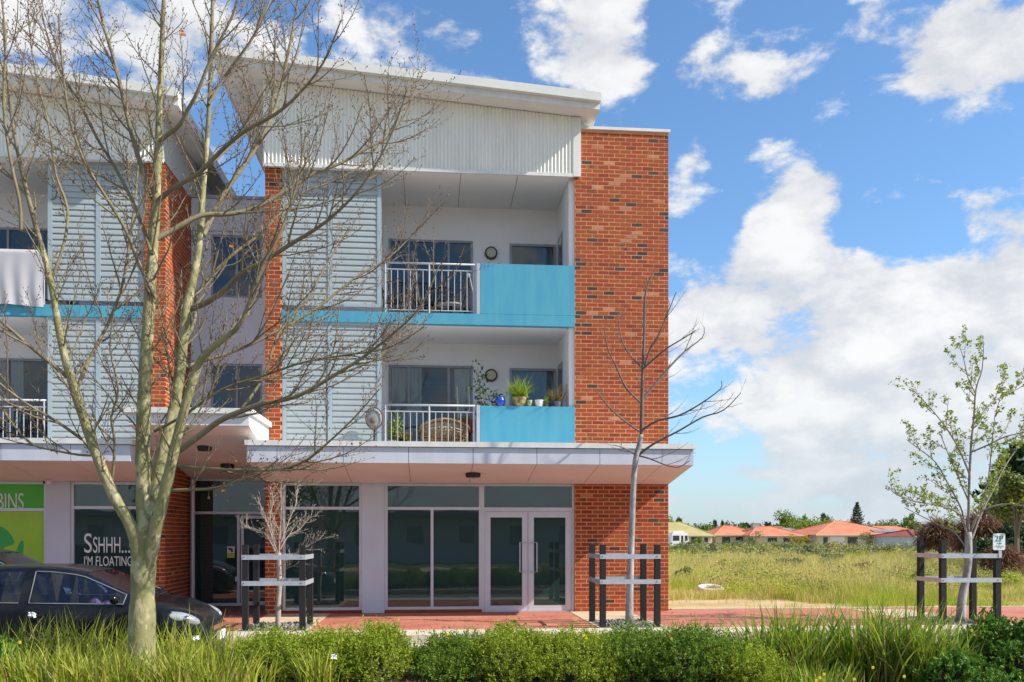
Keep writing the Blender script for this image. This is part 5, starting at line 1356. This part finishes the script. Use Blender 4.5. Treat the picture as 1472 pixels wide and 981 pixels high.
# ================================================================== the field
def fz_np(x, y):
    k = np.clip((y - 24) / 120, 0, 1); return -.70 * k + .06 * np.sin(x * .9) * np.sin(y * .7) * np.clip((y - 20) / 3, 0, 1)
FG = foliage('field_grass', [(.20, .22, .04), (.46, .44, .10), (.66, .56, .22), (.30, .32, .06), (.58, .48, .17)], .4, .7)
FGG = foliage('field_grass_green', [(.16, .25, .02), (.34, .44, .04), (.46, .48, .07), (.24, .34, .03)], .4, .7)
FY = foliage('field_grass_straw', [(.62, .50, .18), (.70, .58, .24), (.44, .38, .12)], .4, .7)
def patch(x, y): return np.sin(x * .55 + 1.3) * np.sin(y * .38 + .4) + .5 * np.sin(x * 1.3 + y * .9) + .3 * np.sin(x * 2.7 - y * 1.9)
def field_blades(n, y0, y1, hmin, hmax, wd, m, name, sel=None, seed=1, pw=1.0):
    r = np.random.default_rng(seed)
    y = y0 + (y1 - y0) * r.uniform(0, 1, n) ** pw; lo = np.maximum(5.12 + 0 * y, .235 * y); x = lo + (.80 * y + 1 - lo) * r.uniform(0, 1, n)
    keep = np.ones(n, bool)
    # bare sandy patch next to the brick corner and tyre
    keep &= ~(((x - 6.6) / 2.3) ** 2 + ((y - 20.8) / 1.5) ** 2 < 1 + .3 * np.sin(x * 6)) | (r.uniform(0, 1, n) < .04)
    keep &= y > 19.5 + .22 * np.sin(x * 2.3) + .12 * np.sin(x * 7.1)
    if sel is not None: keep &= sel(patch(x, y) + r.normal(0, .45, n))
    x, y = x[keep], y[keep]; k = len(x)
    hh = r.uniform(hmin, hmax, k) * (.66 + .42 * np.clip(patch(x * 1.1, y * .9), -1, 1)) * np.clip(.45 + (y - 19.6) / 3.5, .3, 1)
    base = np.stack([x, y, fz_np(x, y) - .02], 1)
    V, Q = blades_np(r, base, hh, r.uniform(0, 2 * math.pi, k), np.abs(r.normal(.2, .22, k)), np.full(k, wd), r.uniform(0, 1.2, k), 2)
    return tag(np_mesh(name, V, Q, m), kind='stuff')
field_blades(90000, 19.5, 36, .22, .50, .012, FGG, 'field_grass_green', lambda v: v > -.15, 1, 1.25)
field_blades(90000, 20.5, 50, .35, .72, .013, FG, 'field_grass', lambda v: v < .7, 2, 1.25)
field_blades(60000, 22, 75, .5, .95, .012, FY, 'field_grass_straw', lambda v: v < .1, 3)
field_blades(90000, 42, 165, .4, .9, .035, FG, 'far_field_grass', None, 4, 1.3)
field_blades(30000, 60, 165, .4, .9, .06, FGG, 'far_field_weeds', lambda v: v > .3, 5, 1.2)

def bush(p, rx, ry, h, n, lsz, m, label=None, name='field_bush', cat='bush', group=None, seed=1, blobs=9, trunk=0, stemm=None):
    r = np.random.default_rng(seed); base = Vector(p)
    root = empty(name, tuple(p), label, cat, group)
    bc = []; 
    for i in range(blobs):
        a = r.uniform(0, 2 * math.pi); q = r.uniform(0, .75) ; zz = r.uniform(.15, .9)
        k = math.sqrt(max(0, 1 - (zz * 1.0 - .35) ** 2 * 1.3)) if zz < 1 else .4
        bc.append((math.cos(a) * rx * q * k, math.sin(a) * ry * q * k, trunk + (h - trunk) * zz * .88, r.uniform(.24, .42)))
    bc = np.array(bc); idx = r.integers(0, len(bc), n)
    dv = r.normal(size=(n, 3)); dv /= np.linalg.norm(dv, axis=1)[:, None]; rad = r.uniform(.6, 1.08, n)[:, None]
    sz = np.array([rx, ry, max(.3, (h - trunk) * .55)])
    c = bc[idx, :3] + dv * sz * bc[idx, 3][:, None] * rad * (1 + .15 * r.normal(size=(n, 1)))
    c[:, 2] = np.maximum(c[:, 2], .03)
    V, Q = leaves_np(r, c + np.array(p), r.uniform(.6, 1.4, n) * lsz, .6); np_mesh('crown', V, Q, m, root)
    t = MB(); zt = trunk + (h - trunk) * .45
    t.tube([tuple(base), (base.x, base.y, base.z + zt * .6), (base.x + rx * .05, base.y, base.z + zt)], [max(.04, h * .03), max(.03, h * .022), h * .012 + .01], 6)
    for i in range(min(7, blobs)): t.tube([(base.x, base.y, base.z + zt * .45), tuple(base + Vector(bc[i, :3]))], [h * .014 + .008, .01], 5)
    t.build('trunk', stemm or mat('grey_trunk', (.16, .13, .10), .9), root)
    return root
def cy(px, ytop, d, gz=None):
    p = PD(px, ytop, d); k = max(0, min(1, (p.y - 24) / 120)); g = -.70 * k if gz is None else gz
    return (p.x, p.y, g), p.z - g
TG = foliage('tree_green', [(.05, .10, .02), (.11, .18, .03), (.18, .25, .04), (.08, .14, .02)], .2)
TGL = foliage('tree_lime', [(.10, .17, .02), (.20, .28, .03), (.28, .34, .05)], .25)
TGD = foliage('tree_dark', [(.02, .05, .02), (.045, .085, .03), (.07, .11, .04)], .15)
TGR = foliage('bush_grey_green', [(.10, .12, .05), (.19, .21, .09), (.26, .27, .12)], .2)
TGY = foliage('bush_yellow', [(.20, .20, .02), (.42, .34, .02), (.14, .18, .02)], .2)
TBR = foliage('dead_brown', [(.20, .10, .05), (.32, .18, .10), (.12, .06, .035), (.38, .25, .15)], .15)
TPK = foliage('pinkish_twigs', [(.22, .13, .10), (.16, .17, .06), (.30, .2, .16)], .15)
def bt(px, yt, wpx, d, m, label, seed, trunk=.2, n=1500, name='background_tree', blobs=10, lsz=None):
    p, h = cy(px, yt - ((7 if m is TGL else 4) if d > 150 else 0), d); rx = wpx / 2 * d / FPX * 1.6
    return bush(p, rx, rx, h, int(n * 1.5), lsz or max(.12, d / FPX * 1.1), m, label, name, 'tree', None, seed, blobs, h * trunk)
def norfolk(px, yt, wpx, d, label, seed=1, m=TGD, n=16):
    p, h = cy(px, yt, d); root = empty('norfolk_pine', p, label, 'tree'); r = np.random.default_rng(seed)
    R0 = wpx / 2 * d / FPX; MB().tube([p, (p[0], p[1], p[2] + h * .98)], [h * .02 + .05, .03], 6).build('trunk', mat('grey_trunk', (.16, .13, .10), .9), root)
    cs = []
    for i in range(n):
        f = i / (n - 1); z = h * (.12 + .86 * f); rr = R0 * min(1, (1 - f) * 1.7 + .12) * r.uniform(.82, 1.1)
        for a in np.linspace(0, 2 * math.pi, 7)[:-1] + r.uniform(0, 1):
            t = r.uniform(.1, 1, 34) ** .8
            cs.append(np.stack([p[0] + np.cos(a) * rr * t, p[1] + np.sin(a) * rr * t, p[2] + z + rr * .28 * t ** 2 + 0 * t], 1) + r.normal(0, h * .012, (34, 3)))
    c = np.concatenate(cs); V, Q = leaves_np(r, c, r.uniform(.6, 1.3, len(c)) * max(.05, R0 * .11), .5); np_mesh('crown', V, Q, m, root)
    return root
bt(962, 741, 30, 195, TGL, 'bright green tree behind the olive roof, next to the brick corner', 1)
bt(979, 745, 14, 215, TGD, 'dark round crowned tree just right of the bright green one behind the olive roof', 2)
bt(1017, 752, 28, 200, TG, 'broad dark green tree between the olive roof and the first red roof', 3, .1)
bt(1028, 750, 4, 240, TGD, 'thin dark distant tree, left of the slim pair above the first red roof', 4)
bt(1040, 750, 4, 240, TGD, 'thin dark distant tree, right of the slim pair above the first red roof', 5)
bt(1064, 753, 18, 230, TGD, 'low dark distant tree behind the first red roof peak', 6)
bt(1074, 751, 15, 230, TGD, 'round dark distant tree left of the rooftop cooler', 7)
bt(1106, 750, 12, 210, TGD, 'spiky dark palm like tree right of the rooftop cooler', 8)
bt(1124, 737, 22, 205, TG, 'tall green tree rising above the roofs near the middle of the skyline', 9, .2)
bt(1133, 744, 14, 203, TGL, 'lime green tree leaning on the tall one near the middle of the skyline', 10)
bt(1157, 743, 14, 215, TGL, 'narrow lime tree behind the bright green mass', 11)
bt(1152, 750, 34, 200, TGL, 'wide bright green tree mass behind the grey roof', 12, .05)
bt(1185, 740, 12, 260, TGD, 'faint pointed dark tree far off left of the tall pine', 13)
bt(1178, 754, 30, 195, TGL, 'low lime tree touching the big red roof on the left', 14, .05)
bt(1208, 742, 26, 205, TG, 'ragged green tree between the lime mass and the tall pine', 15, .05)
bt(1225, 748, 18, 205, TG, 'small green tree tucked against the tall pine', 16, .05)
norfolk(1232, 723, 22, 200, 'tall dark pine with tiered branches behind the big red roof', 3)
bt(1273, 742, 36, 210, TG, 'rounded green tree behind the right slope of the big red roof', 17, .1)
bt(1301, 738, 20, 215, TG, 'upright green tree right of the rounded one behind the red roofs', 18, .2)
bt(1325, 748, 26, 180, TG, 'low green tree behind the white walled house', 19, .1)
bt(1336, 742, 40, 95, TPK, 'sparse pinkish brown tree left of the right hand tree guard', 20, .2, 1500, lsz=.10)
# right hand vegetation, nearer
bt(1462, 745, 60, 48, TGD, 'dark green dense tree at the right edge behind the 2P sign', 21, .05, 6000, lsz=.11, blobs=16)
bt(1500, 700, 90, 52, TGD, 'large dark tree partly outside the right edge', 22, .05, 6000, lsz=.12, blobs=16)
norfolk(1462, 640, 110, 60, 'tall conifer with drooping tiers at the right edge behind the leafy street tree', 7, TGD, 14)
bt(1418, 770, 50, 45, TGD, 'dark green shrub mass behind the right hand guard', 23, .02, 5000, name='dense_shrub', lsz=.10)
bt(1462, 672, 52, 40, foliage('olive_leaf', [(.10, .14, .03), (.20, .24, .05), (.13, .13, .05)], .25), 'yellow green leafy tree at the right edge above the brown palm', 24, .45, 2500, lsz=.09)
def droopy(px, yt, wpx, d, label, seed, n=2600, m=TBR, hang=1.0):
    p, h = cy(px, yt, d, None); root = empty('dead_palm', p, label, 'palm'); r = np.random.default_rng(seed); R0 = wpx / 2 * d / FPX
    MB().tube([p, (p[0], p[1], p[2] + h * .8)], [.16, .11], 8).build('trunk', mat('palm_trunk', (.16, .09, .05), .95), root)
    a = r.uniform(0, 2 * math.pi, n); q = r.uniform(0, 1, n) ** .6
    base = np.stack([p[0] + np.cos(a) * R0 * q * .75, p[1] + np.sin(a) * R0 * q * .75, p[2] + h * (1 - .42 * q ** 2) * r.uniform(.42, 1, n)], 1)
    V, Q = blades_np(r, base, r.uniform(.35, 1.0, n) * h * .42 * hang, a + r.normal(0, .4, n), r.uniform(.5, 1.6, n), np.full(n, .045 * d / 30), r.uniform(1.2, 2.6, n), 4)
    V[:, 2] = np.maximum(V[:, 2], p[2] + .02)
    np_mesh('fronds', V, Q, m, root); return root
droopy(1352, 748, 60, 60, 'brown withered drooping palm left of the street tree trunk with new leaves', 1)
droopy(1408, 738, 70, 50, 'tall brown withered palm with hanging fronds just behind the street tree trunk', 2)
droopy(1440, 786, 60, 34, 'low brown withered palm with arching fronds behind the 2P sign post', 3)
droopy(1475, 800, 40, 36, 'brown withered palm cut by the right edge of the photo', 4, 1400)
# bushes across the field
k = 0
FB = [(1083, 763, 30, 150, TGR, 'grey green bush in front of the first red roofed house'), (1148, 768, 28, 160, TGY, 'olive yellow bush between the red roofed houses'), (1247, 761, 42, 130, TGR, 'large grey green bush in front of the big red roofed house'), (1318, 767, 32, 135, TGY, 'yellow flowering bush right of the big red roofed house'),
      (1005, 772, 22, 140, TGL, 'lime bush before the olive roofed house'), (1060, 776, 30, 110, TGR, 'low grey bush at the back of the field below the first red roof'), (1130, 777, 40, 100, TGR, 'low grey bush at the back of the field below the grey roof'), (1190, 778, 34, 95, TGY, 'low yellowish bush at the back of the field left of the large grey green bush'),
      (1270, 780, 40, 80, TGR, 'low grey green bush in the field below the cream house wall'), (985, 777, 30, 95, TGR, 'low grey bush near the brick corner below the caravan'), (1025, 779, 26, 85, TGR, 'small grey bush in the field right of the caravan'), (1165, 780, 30, 78, TGR, 'ashy bush in the field under the middle of the skyline')]
for i, (px, yt, wp, d, m, lb_) in enumerate(FB):
    p, h = cy(px, yt, d); rx = wp / 2 * d / FPX * 1.15
    bush(p, rx, rx * .8, h, 1800, max(.07, d / FPX * .8), m, lb_, 'field_bush', 'bush', None, 60 + i, 10)
rr = random.Random(9)
names = ['near the white tyre', 'behind the sandy patch', 'in the centre of the field', 'left of the right guard', 'between the guard posts', 'right of the guard']
for i, (px, py, wp, m) in enumerate([(985, 822, 34, TGR), (1040, 806, 30, FG), (1130, 800, 46, TGR), (1240, 812, 60, TBR), (1290, 820, 36, TBR), (1372, 815, 50, FG), (1450, 835, 50, FGG), (1200, 792, 40, TGR), (1090, 790, 36, TGR), (1330, 830, 40, FGG), (1015, 795, 30, TGR), (1280, 795, 44, FG)]):
    d = EYE * FPX / (py + 12 - 770); p = PD(px, 770, d); z = float(fz_np(np.array([p.x]), np.array([p.y]))[0])
    lbs = ['grey leaved weed clump behind the tyre near the brick corner', 'straw coloured weed clump in the left of the field', 'grey weed clump in the middle of the field', 'broad russet weed patch in the middle right of the field', 'russet weed patch just left of the right hand guard', 'pale yellow weed clump behind the right hand guard', 'green weed clump right of the 2P sign post', 'grey weed clump in the far middle of the field', 'small grey weed clump far left of centre in the field', 'green weed clump left of the right hand trunk behind the guard', 'grey weed clump far back near the brick corner', 'pale weed clump far back left of the guard']
    bush((p.x, p.y, z), wp / 2 * d / FPX * 1.2, wp / 2 * d / FPX, .55, 1500, .04 * max(1, d / 28), m, lbs[i], 'field_weed', 'weed', None, 90 + i, 9)
def scrub(n, y0, y1, size, m, name, seed, leaf, per=60, hh=(.25, .6), pw=1.0):
    r = np.random.default_rng(seed); y = y0 + (y1 - y0) * r.uniform(0, 1, n) ** pw; x = np.maximum(5.6, .25 * y) + (.8 * y - .25 * y) * r.uniform(0, 1, n)
    keep = patch(x * .8 + seed, y * .8) > -.2; keep &= ~(((x - 6.0) / 2.2) ** 2 + ((y - 20.6) / 1.6) ** 2 < 1); x, y = x[keep], y[keep]; n = len(x)
    s_ = size * r.uniform(.5, 1.4, n); h = r.uniform(hh[0], hh[1], n)
    c = np.stack([x, y, fz_np(x, y)], 1)[:, None, :] + r.normal(0, 1, (n, per, 3)) * np.stack([s_ * .5, s_ * .5, h * .25], 1)[:, None, :] + np.stack([0 * x, 0 * x, h * .6], 1)[:, None, :]
    c = c.reshape(-1, 3); c[:, 2] = np.maximum(c[:, 2], np.repeat(fz_np(x, y), per) + .02)
    V, Q = leaves_np(r, c, r.uniform(.6, 1.3, len(c)) * leaf, .45); return tag(np_mesh(name, V, Q, m), kind='stuff')
scrub(110, 22, 60, .75, TGR, 'field_weeds_grey', 1, .03, 260, (.4, .85), 1.1)
scrub(120, 21, 50, .7, FGG, 'field_weeds_green', 2, .03, 240, (.35, .75), 1.2)
scrub(46, 24, 60, 1.0, TBR, 'field_weeds_russet', 3, .03, 260, (.25, .5), 1.2)
scrub(420, 60, 160, 1.6, TGR, 'field_scrub_grey', 4, .12, 80, (.5, 1.3))
scrub(160, 70, 160, 1.5, TGY, 'field_scrub_yellow', 5, .12, 70, (.5, 1.2))
scrub(160, 70, 160, 1.6, TG, 'field_scrub_green', 6, .12, 80, (.6, 1.4))
def tree_line(px0, px1, d, ytop, n, m, name, seed):
    r = np.random.default_rng(seed); cs = []
    for i in range(n):
        px = px0 + (px1 - px0) * (i + r.uniform(-.4, .4)) / n; dd = d * r.uniform(.95, 1.08); p, h = cy(px, ytop + r.uniform(-3, 7), dd)
        rx = r.uniform(1.6, 3.6); c = r.normal(0, 1, (420, 3)); c /= np.linalg.norm(c, axis=1)[:, None]; c *= r.uniform(.5, 1, 420)[:, None] ** .5 * (1 + .2 * np.sin(c[:, :1] * 7 + i))
        cs.append(c * np.array([rx, rx, h * .5]) + np.array([p[0], p[1], p[2] + h * .5]))
    c = np.concatenate(cs); V, Q = leaves_np(r, c, r.uniform(.6, 1.3, len(c)) * .26, .6); return tag(np_mesh(name, V, Q, m), kind='stuff')
tree_line(955, 1400, 232, 753, 44, TGD, 'far_tree_line_dark', 1)
tree_line(960, 1400, 215, 756, 36, TG, 'far_tree_line_green', 2)
tree_line(1132, 1196, 205, 745, 14, TGL, 'far_tree_line_lime', 3)
# tyre
ty = PD(1021, 848, 25.6); tz = .05; b = MB(); R1 = .31
for i in range(32):
    pass
b.tube([(ty.x + R1 * math.cos(2 * math.pi * i / 36), ty.y + R1 * math.sin(2 * math.pi * i / 36) * .9, .10 + .05 * math.sin(2 * math.pi * i / 36)) for i in range(37)], .075, 10, False)
top(b, 'old_tyre', mat('white_rubber', (.66, .66, .66), .7, .2, 5), 'old white painted tyre lying in the grass right of the brick corner', 'tyre', smooth=True)

# ================================================================== houses across the field
M_cream = mat('cream_wall', (.52, .46, .34), .9, .1, .5); M_wht = mat('white_garage', (.62, .63, .66), .7)
M_tred = mat('red_tiles', (.55, .13, .055), .8, .25, .4, col2=(.60, .22, .12)); M_tolv = mat('olive_tiles', (.42, .36, .14), .8, .25, .4); M_tgry = mat('grey_brown_tiles', (.25, .21, .17), .8, .2, .4); M_tdr = mat('deep_red_tiles', (.36, .08, .05), .8, .25, .4)
M_dwin = mat('dark_window', (.03, .035, .045), .15)
def house(pxa, pxb, yeave, ypeak, d, dep, rm, wm, label, ridge=.3, feats=(), gz=-.7):
    a = PD(pxa, yeave, d); b = PD(pxb, yeave, d); zp = PD(pxa, ypeak, d + dep / 2).z; ze = a.z
    cx = (a.x + b.x) / 2; root = empty('house', (cx, a.y, gz), label, 'house')
    x0, x1, y0, y1 = a.x, b.x, (a.y + b.y) / 2, (a.y + b.y) / 2 + dep; e = .5
    MB().box(x0 + e, x1 - e, y0 + e, y1 - e, gz, ze - .02).build('wall', wm, root)
    r_ = MB(); w_ = (x1 - x0); rl = w_ * ridge / 2; ym = (y0 + y1) / 2
    v = [(x0, y0, ze), (x1, y0, ze), (x1, y1, ze), (x0, y1, ze), (cx - rl, ym, zp), (cx + rl, ym, zp)]
    r_.v = v; r_.f = [(0, 1, 5, 4), (1, 2, 5), (2, 3, 4, 5), (3, 0, 4), (3, 2, 1, 0)]; r_.mi = [0] * 5
    rf = r_.build('roof', rm, root)
    g = MB(); g.tube([v[0], v[4], v[5], v[1]], .12, 5).tube([v[3], v[4]], .12, 5).tube([v[2], v[5]], .12, 5); g.build('ridge_tiles', rm, rf)
    MB().box(x0, x1, y0 - .12, y0 - .01, ze - .16, ze + .02).build('gutter', M_cream, rf)
    k = w_
    for (u0, u1, z0, z1, m, nm) in feats:
        f = MB().box(x0 + e + u0 * (k - 2 * e), x0 + e + u1 * (k - 2 * e), y0 + e - .06, y0 + e - .005, gz + z0, gz + z1).build(nm, M_wht, root)
        MB().box(x0 + e + u0 * (k - 2 * e) + .08, x0 + e + u1 * (k - 2 * e) - .08, y0 + e - .08, y0 + e - .061, gz + z0 + .08, gz + z1 - .08).build('panel' if 'door' in nm else 'pane', m, f)
    return root, (x0, x1, y0, y1, ze, zp)
house(938, 1030, 770, 751, 172, 16, M_tolv, M_cream, 'olive roofed house behind the caravan next to the brick corner', .25, [(.62, .82, 0, 2.1, M_dwin, 'garage_door'), (.85, .93, .9, 2, M_dwin, 'window')])
h1, q1 = house(1026, 1100, 769, 756, 176, 14, M_tred, M_cream, 'first red roofed house right of the olive roof', .15, [(.12, .32, .4, 2.1, M_dwin, 'window'), (.42, .6, 0, 2.1, M_dwin, 'garage_door'), (.7, .85, .9, 2, M_dwin, 'window')])
house(1076, 1162, 770, 757, 172, 15, M_tred, M_cream, 'second red roofed house, joined on the right of the first, below the rooftop cooler', .25, [(.3, .5, .9, 2, M_dwin, 'window'), (.6, .75, .9, 2, M_dwin, 'window')])
house(1122, 1172, 769, 759, 186, 12, M_tgry, M_cream, 'grey brown roofed house between the two big red roofs', .2, [(.7, .9, .9, 2, M_dwin, 'window')])
h3, q3 = house(1170, 1312, 769, 750, 170, 20, M_tred, M_cream, 'big red roofed house with white garage left of the tall pine', .12, [(.06, .12, 0, 2.1, M_dwin, 'door'), (.14, .30, 0, 2.2, M_wht, 'garage_door'), (.33, .46, 0, 2.1, M_dwin, 'garage_door'), (.66, .78, .6, 2, M_dwin, 'window')])
h4, q4 = house(1250, 1346, 768.5, 757, 178, 14, M_tred, M_cream, 'red roofed house with solar panels behind the right end of the big one', .4, [(.3, .5, .6, 2, M_dwin, 'window')])
house(1312, 1398, 771, 762, 118, 12, M_tdr, M_wht, 'deep red roofed house with white walls seen beside the right hand guard', .35, [(.5, .62, .9, 2, M_dwin, 'window')])
# rooftop coolers
for (px, yt, w_, hpx, d, lb_, m) in [(1087, 752, 9, 6, 178, 'grey box cooler on the first red roof', mat('cooler_grey', (.3, .3, .32), .6)), (1119, 757, 12, 4.5, 180, 'long grey cooler on the second red roof', mat('cooler_grey', (.3, .3, .32), .6))]:
    a = PD(px - w_ / 2, yt, d); b_ = PD(px + w_ / 2, yt + hpx + 3, d)
    r = empty('rooftop_cooler', ((a.x + b_.x) / 2, a.y, b_.z), lb_, 'air cooler')
    MB().box(a.x, b_.x, a.y, a.y + 1.2, b_.z, a.z - .1).build('housing', m, r); MB().box(a.x - .06, b_.x + .06, a.y - .06, a.y + 1.26, a.z - .099, a.z).build('lid', M_cream, r)
# solar panels lying on the roof of the house behind
x0, x1, y0, y1, ze, zp = q3
ym = (y0 + y1) / 2; sl = (zp - ze) / (ym - y0)
sp = empty('solar_panels', (x0 + (x1 - x0) * .76, y0 + 2, ze + .8), 'pale shining solar panels on the right slope of the big red roof', 'solar panel')
for i in range(5):
    xx = x0 + (x1 - x0) * .66 + i * 1.05; ya, yb2 = y0 + 1.6, y0 + 3.4
    MB().hexa([(xx, ya, ze + (ya - y0) * sl + .1), (xx + 1, ya, ze + (ya - y0) * sl + .1), (xx + 1, yb2, ze + (yb2 - y0) * sl + .1), (xx, yb2, ze + (yb2 - y0) * sl + .1), (xx, ya, ze + (ya - y0) * sl + .15), (xx + 1, ya, ze + (ya - y0) * sl + .15), (xx + 1, yb2, ze + (yb2 - y0) * sl + .15), (xx, yb2, ze + (yb2 - y0) * sl + .15)]).build('panel', mat('solar_glass', (.25, .3, .36), .15, metal=.5), sp)
# caravan
p, h = cy(978, 766, 150); r = empty('caravan', p, 'white caravan parked before the olive roofed house at the brick corner', 'caravan')
k = 150 / FPX; x0, x1 = p[0] - 13.5 * k, p[0] + 13.5 * k; z0 = p[2] + .35; z1 = p[2] + h
MB().hexa([(x0, p[1], z0), (x1, p[1], z0), (x1, p[1] + 2.2, z0), (x0, p[1] + 2.2, z0), (x0 + .2, p[1], z1), (x1 - .3, p[1], z1), (x1 - .3, p[1] + 2.2, z1), (x0 + .2, p[1] + 2.2, z1)]).build('body', mat('caravan_white', (.75, .75, .78), .5), r)
for (a, b_, c, d_) in ((.1, .45, .45, .8), (.55, .66, .1, .8), (.75, .9, .45, .8)): MB().box(x0 + a * (x1 - x0), x0 + b_ * (x1 - x0), p[1] - .03, p[1] - .005, z0 + c * (z1 - z0), z0 + d_ * (z1 - z0)).build('window' if c > .2 else 'door', M_dwin, r)
for a in (.3, .7): MB().tube([(x0 + a * (x1 - x0), p[1] - .05, p[2] + .33), (x0 + a * (x1 - x0), p[1] + .2, p[2] + .33)], .33, 14).build('wheel', M_tyre, r)
MB().box(x0 + .5, x1 - .8, p[1] + .5, p[1] + 1.7, z1, z1 + .2).build('roof_hatch', mat('caravan_white', (.75, .75, .78), .5), r)

# ================================================================== across the street (seen in the glass)
ob = empty('shop_building', (0, -17, 0), 'long low pale building across the street, seen only as a reflection in the shop windows', 'building')
MB().box(-22, 22, -24, -17, -.1, 2.7).build('wall', M_wht, ob)
MB().box(-22.6, 22.6, -24.6, -15.8, 2.7, 3.05).build('roof', mat('grey_roof', (.25, .26, .27), .6), ob)
for i in range(13): MB().box(-20 + i * 3.1, -19.1 + i * 3.1, -16.98, -16.93, 1.1, 2.2).build('window', M_wfrm, ob)
for i, (x_, y_, h_) in enumerate([(-14, -9, 7), (-7.5, -8, 6.5), (14, -8.5, 6.5), (20, -9, 7)]):
    bush((x_, y_, 0), 1.9, 1.9, h_, 3500, .11, TG, 'leafy verge tree across the street, number %s from the left in the reflections' % ['one', 'two', 'three', 'four', 'five'][i], 'verge_tree', 'tree', None, 400 + i, 14, 2.2)

scene.render.engine = 'CYCLES'
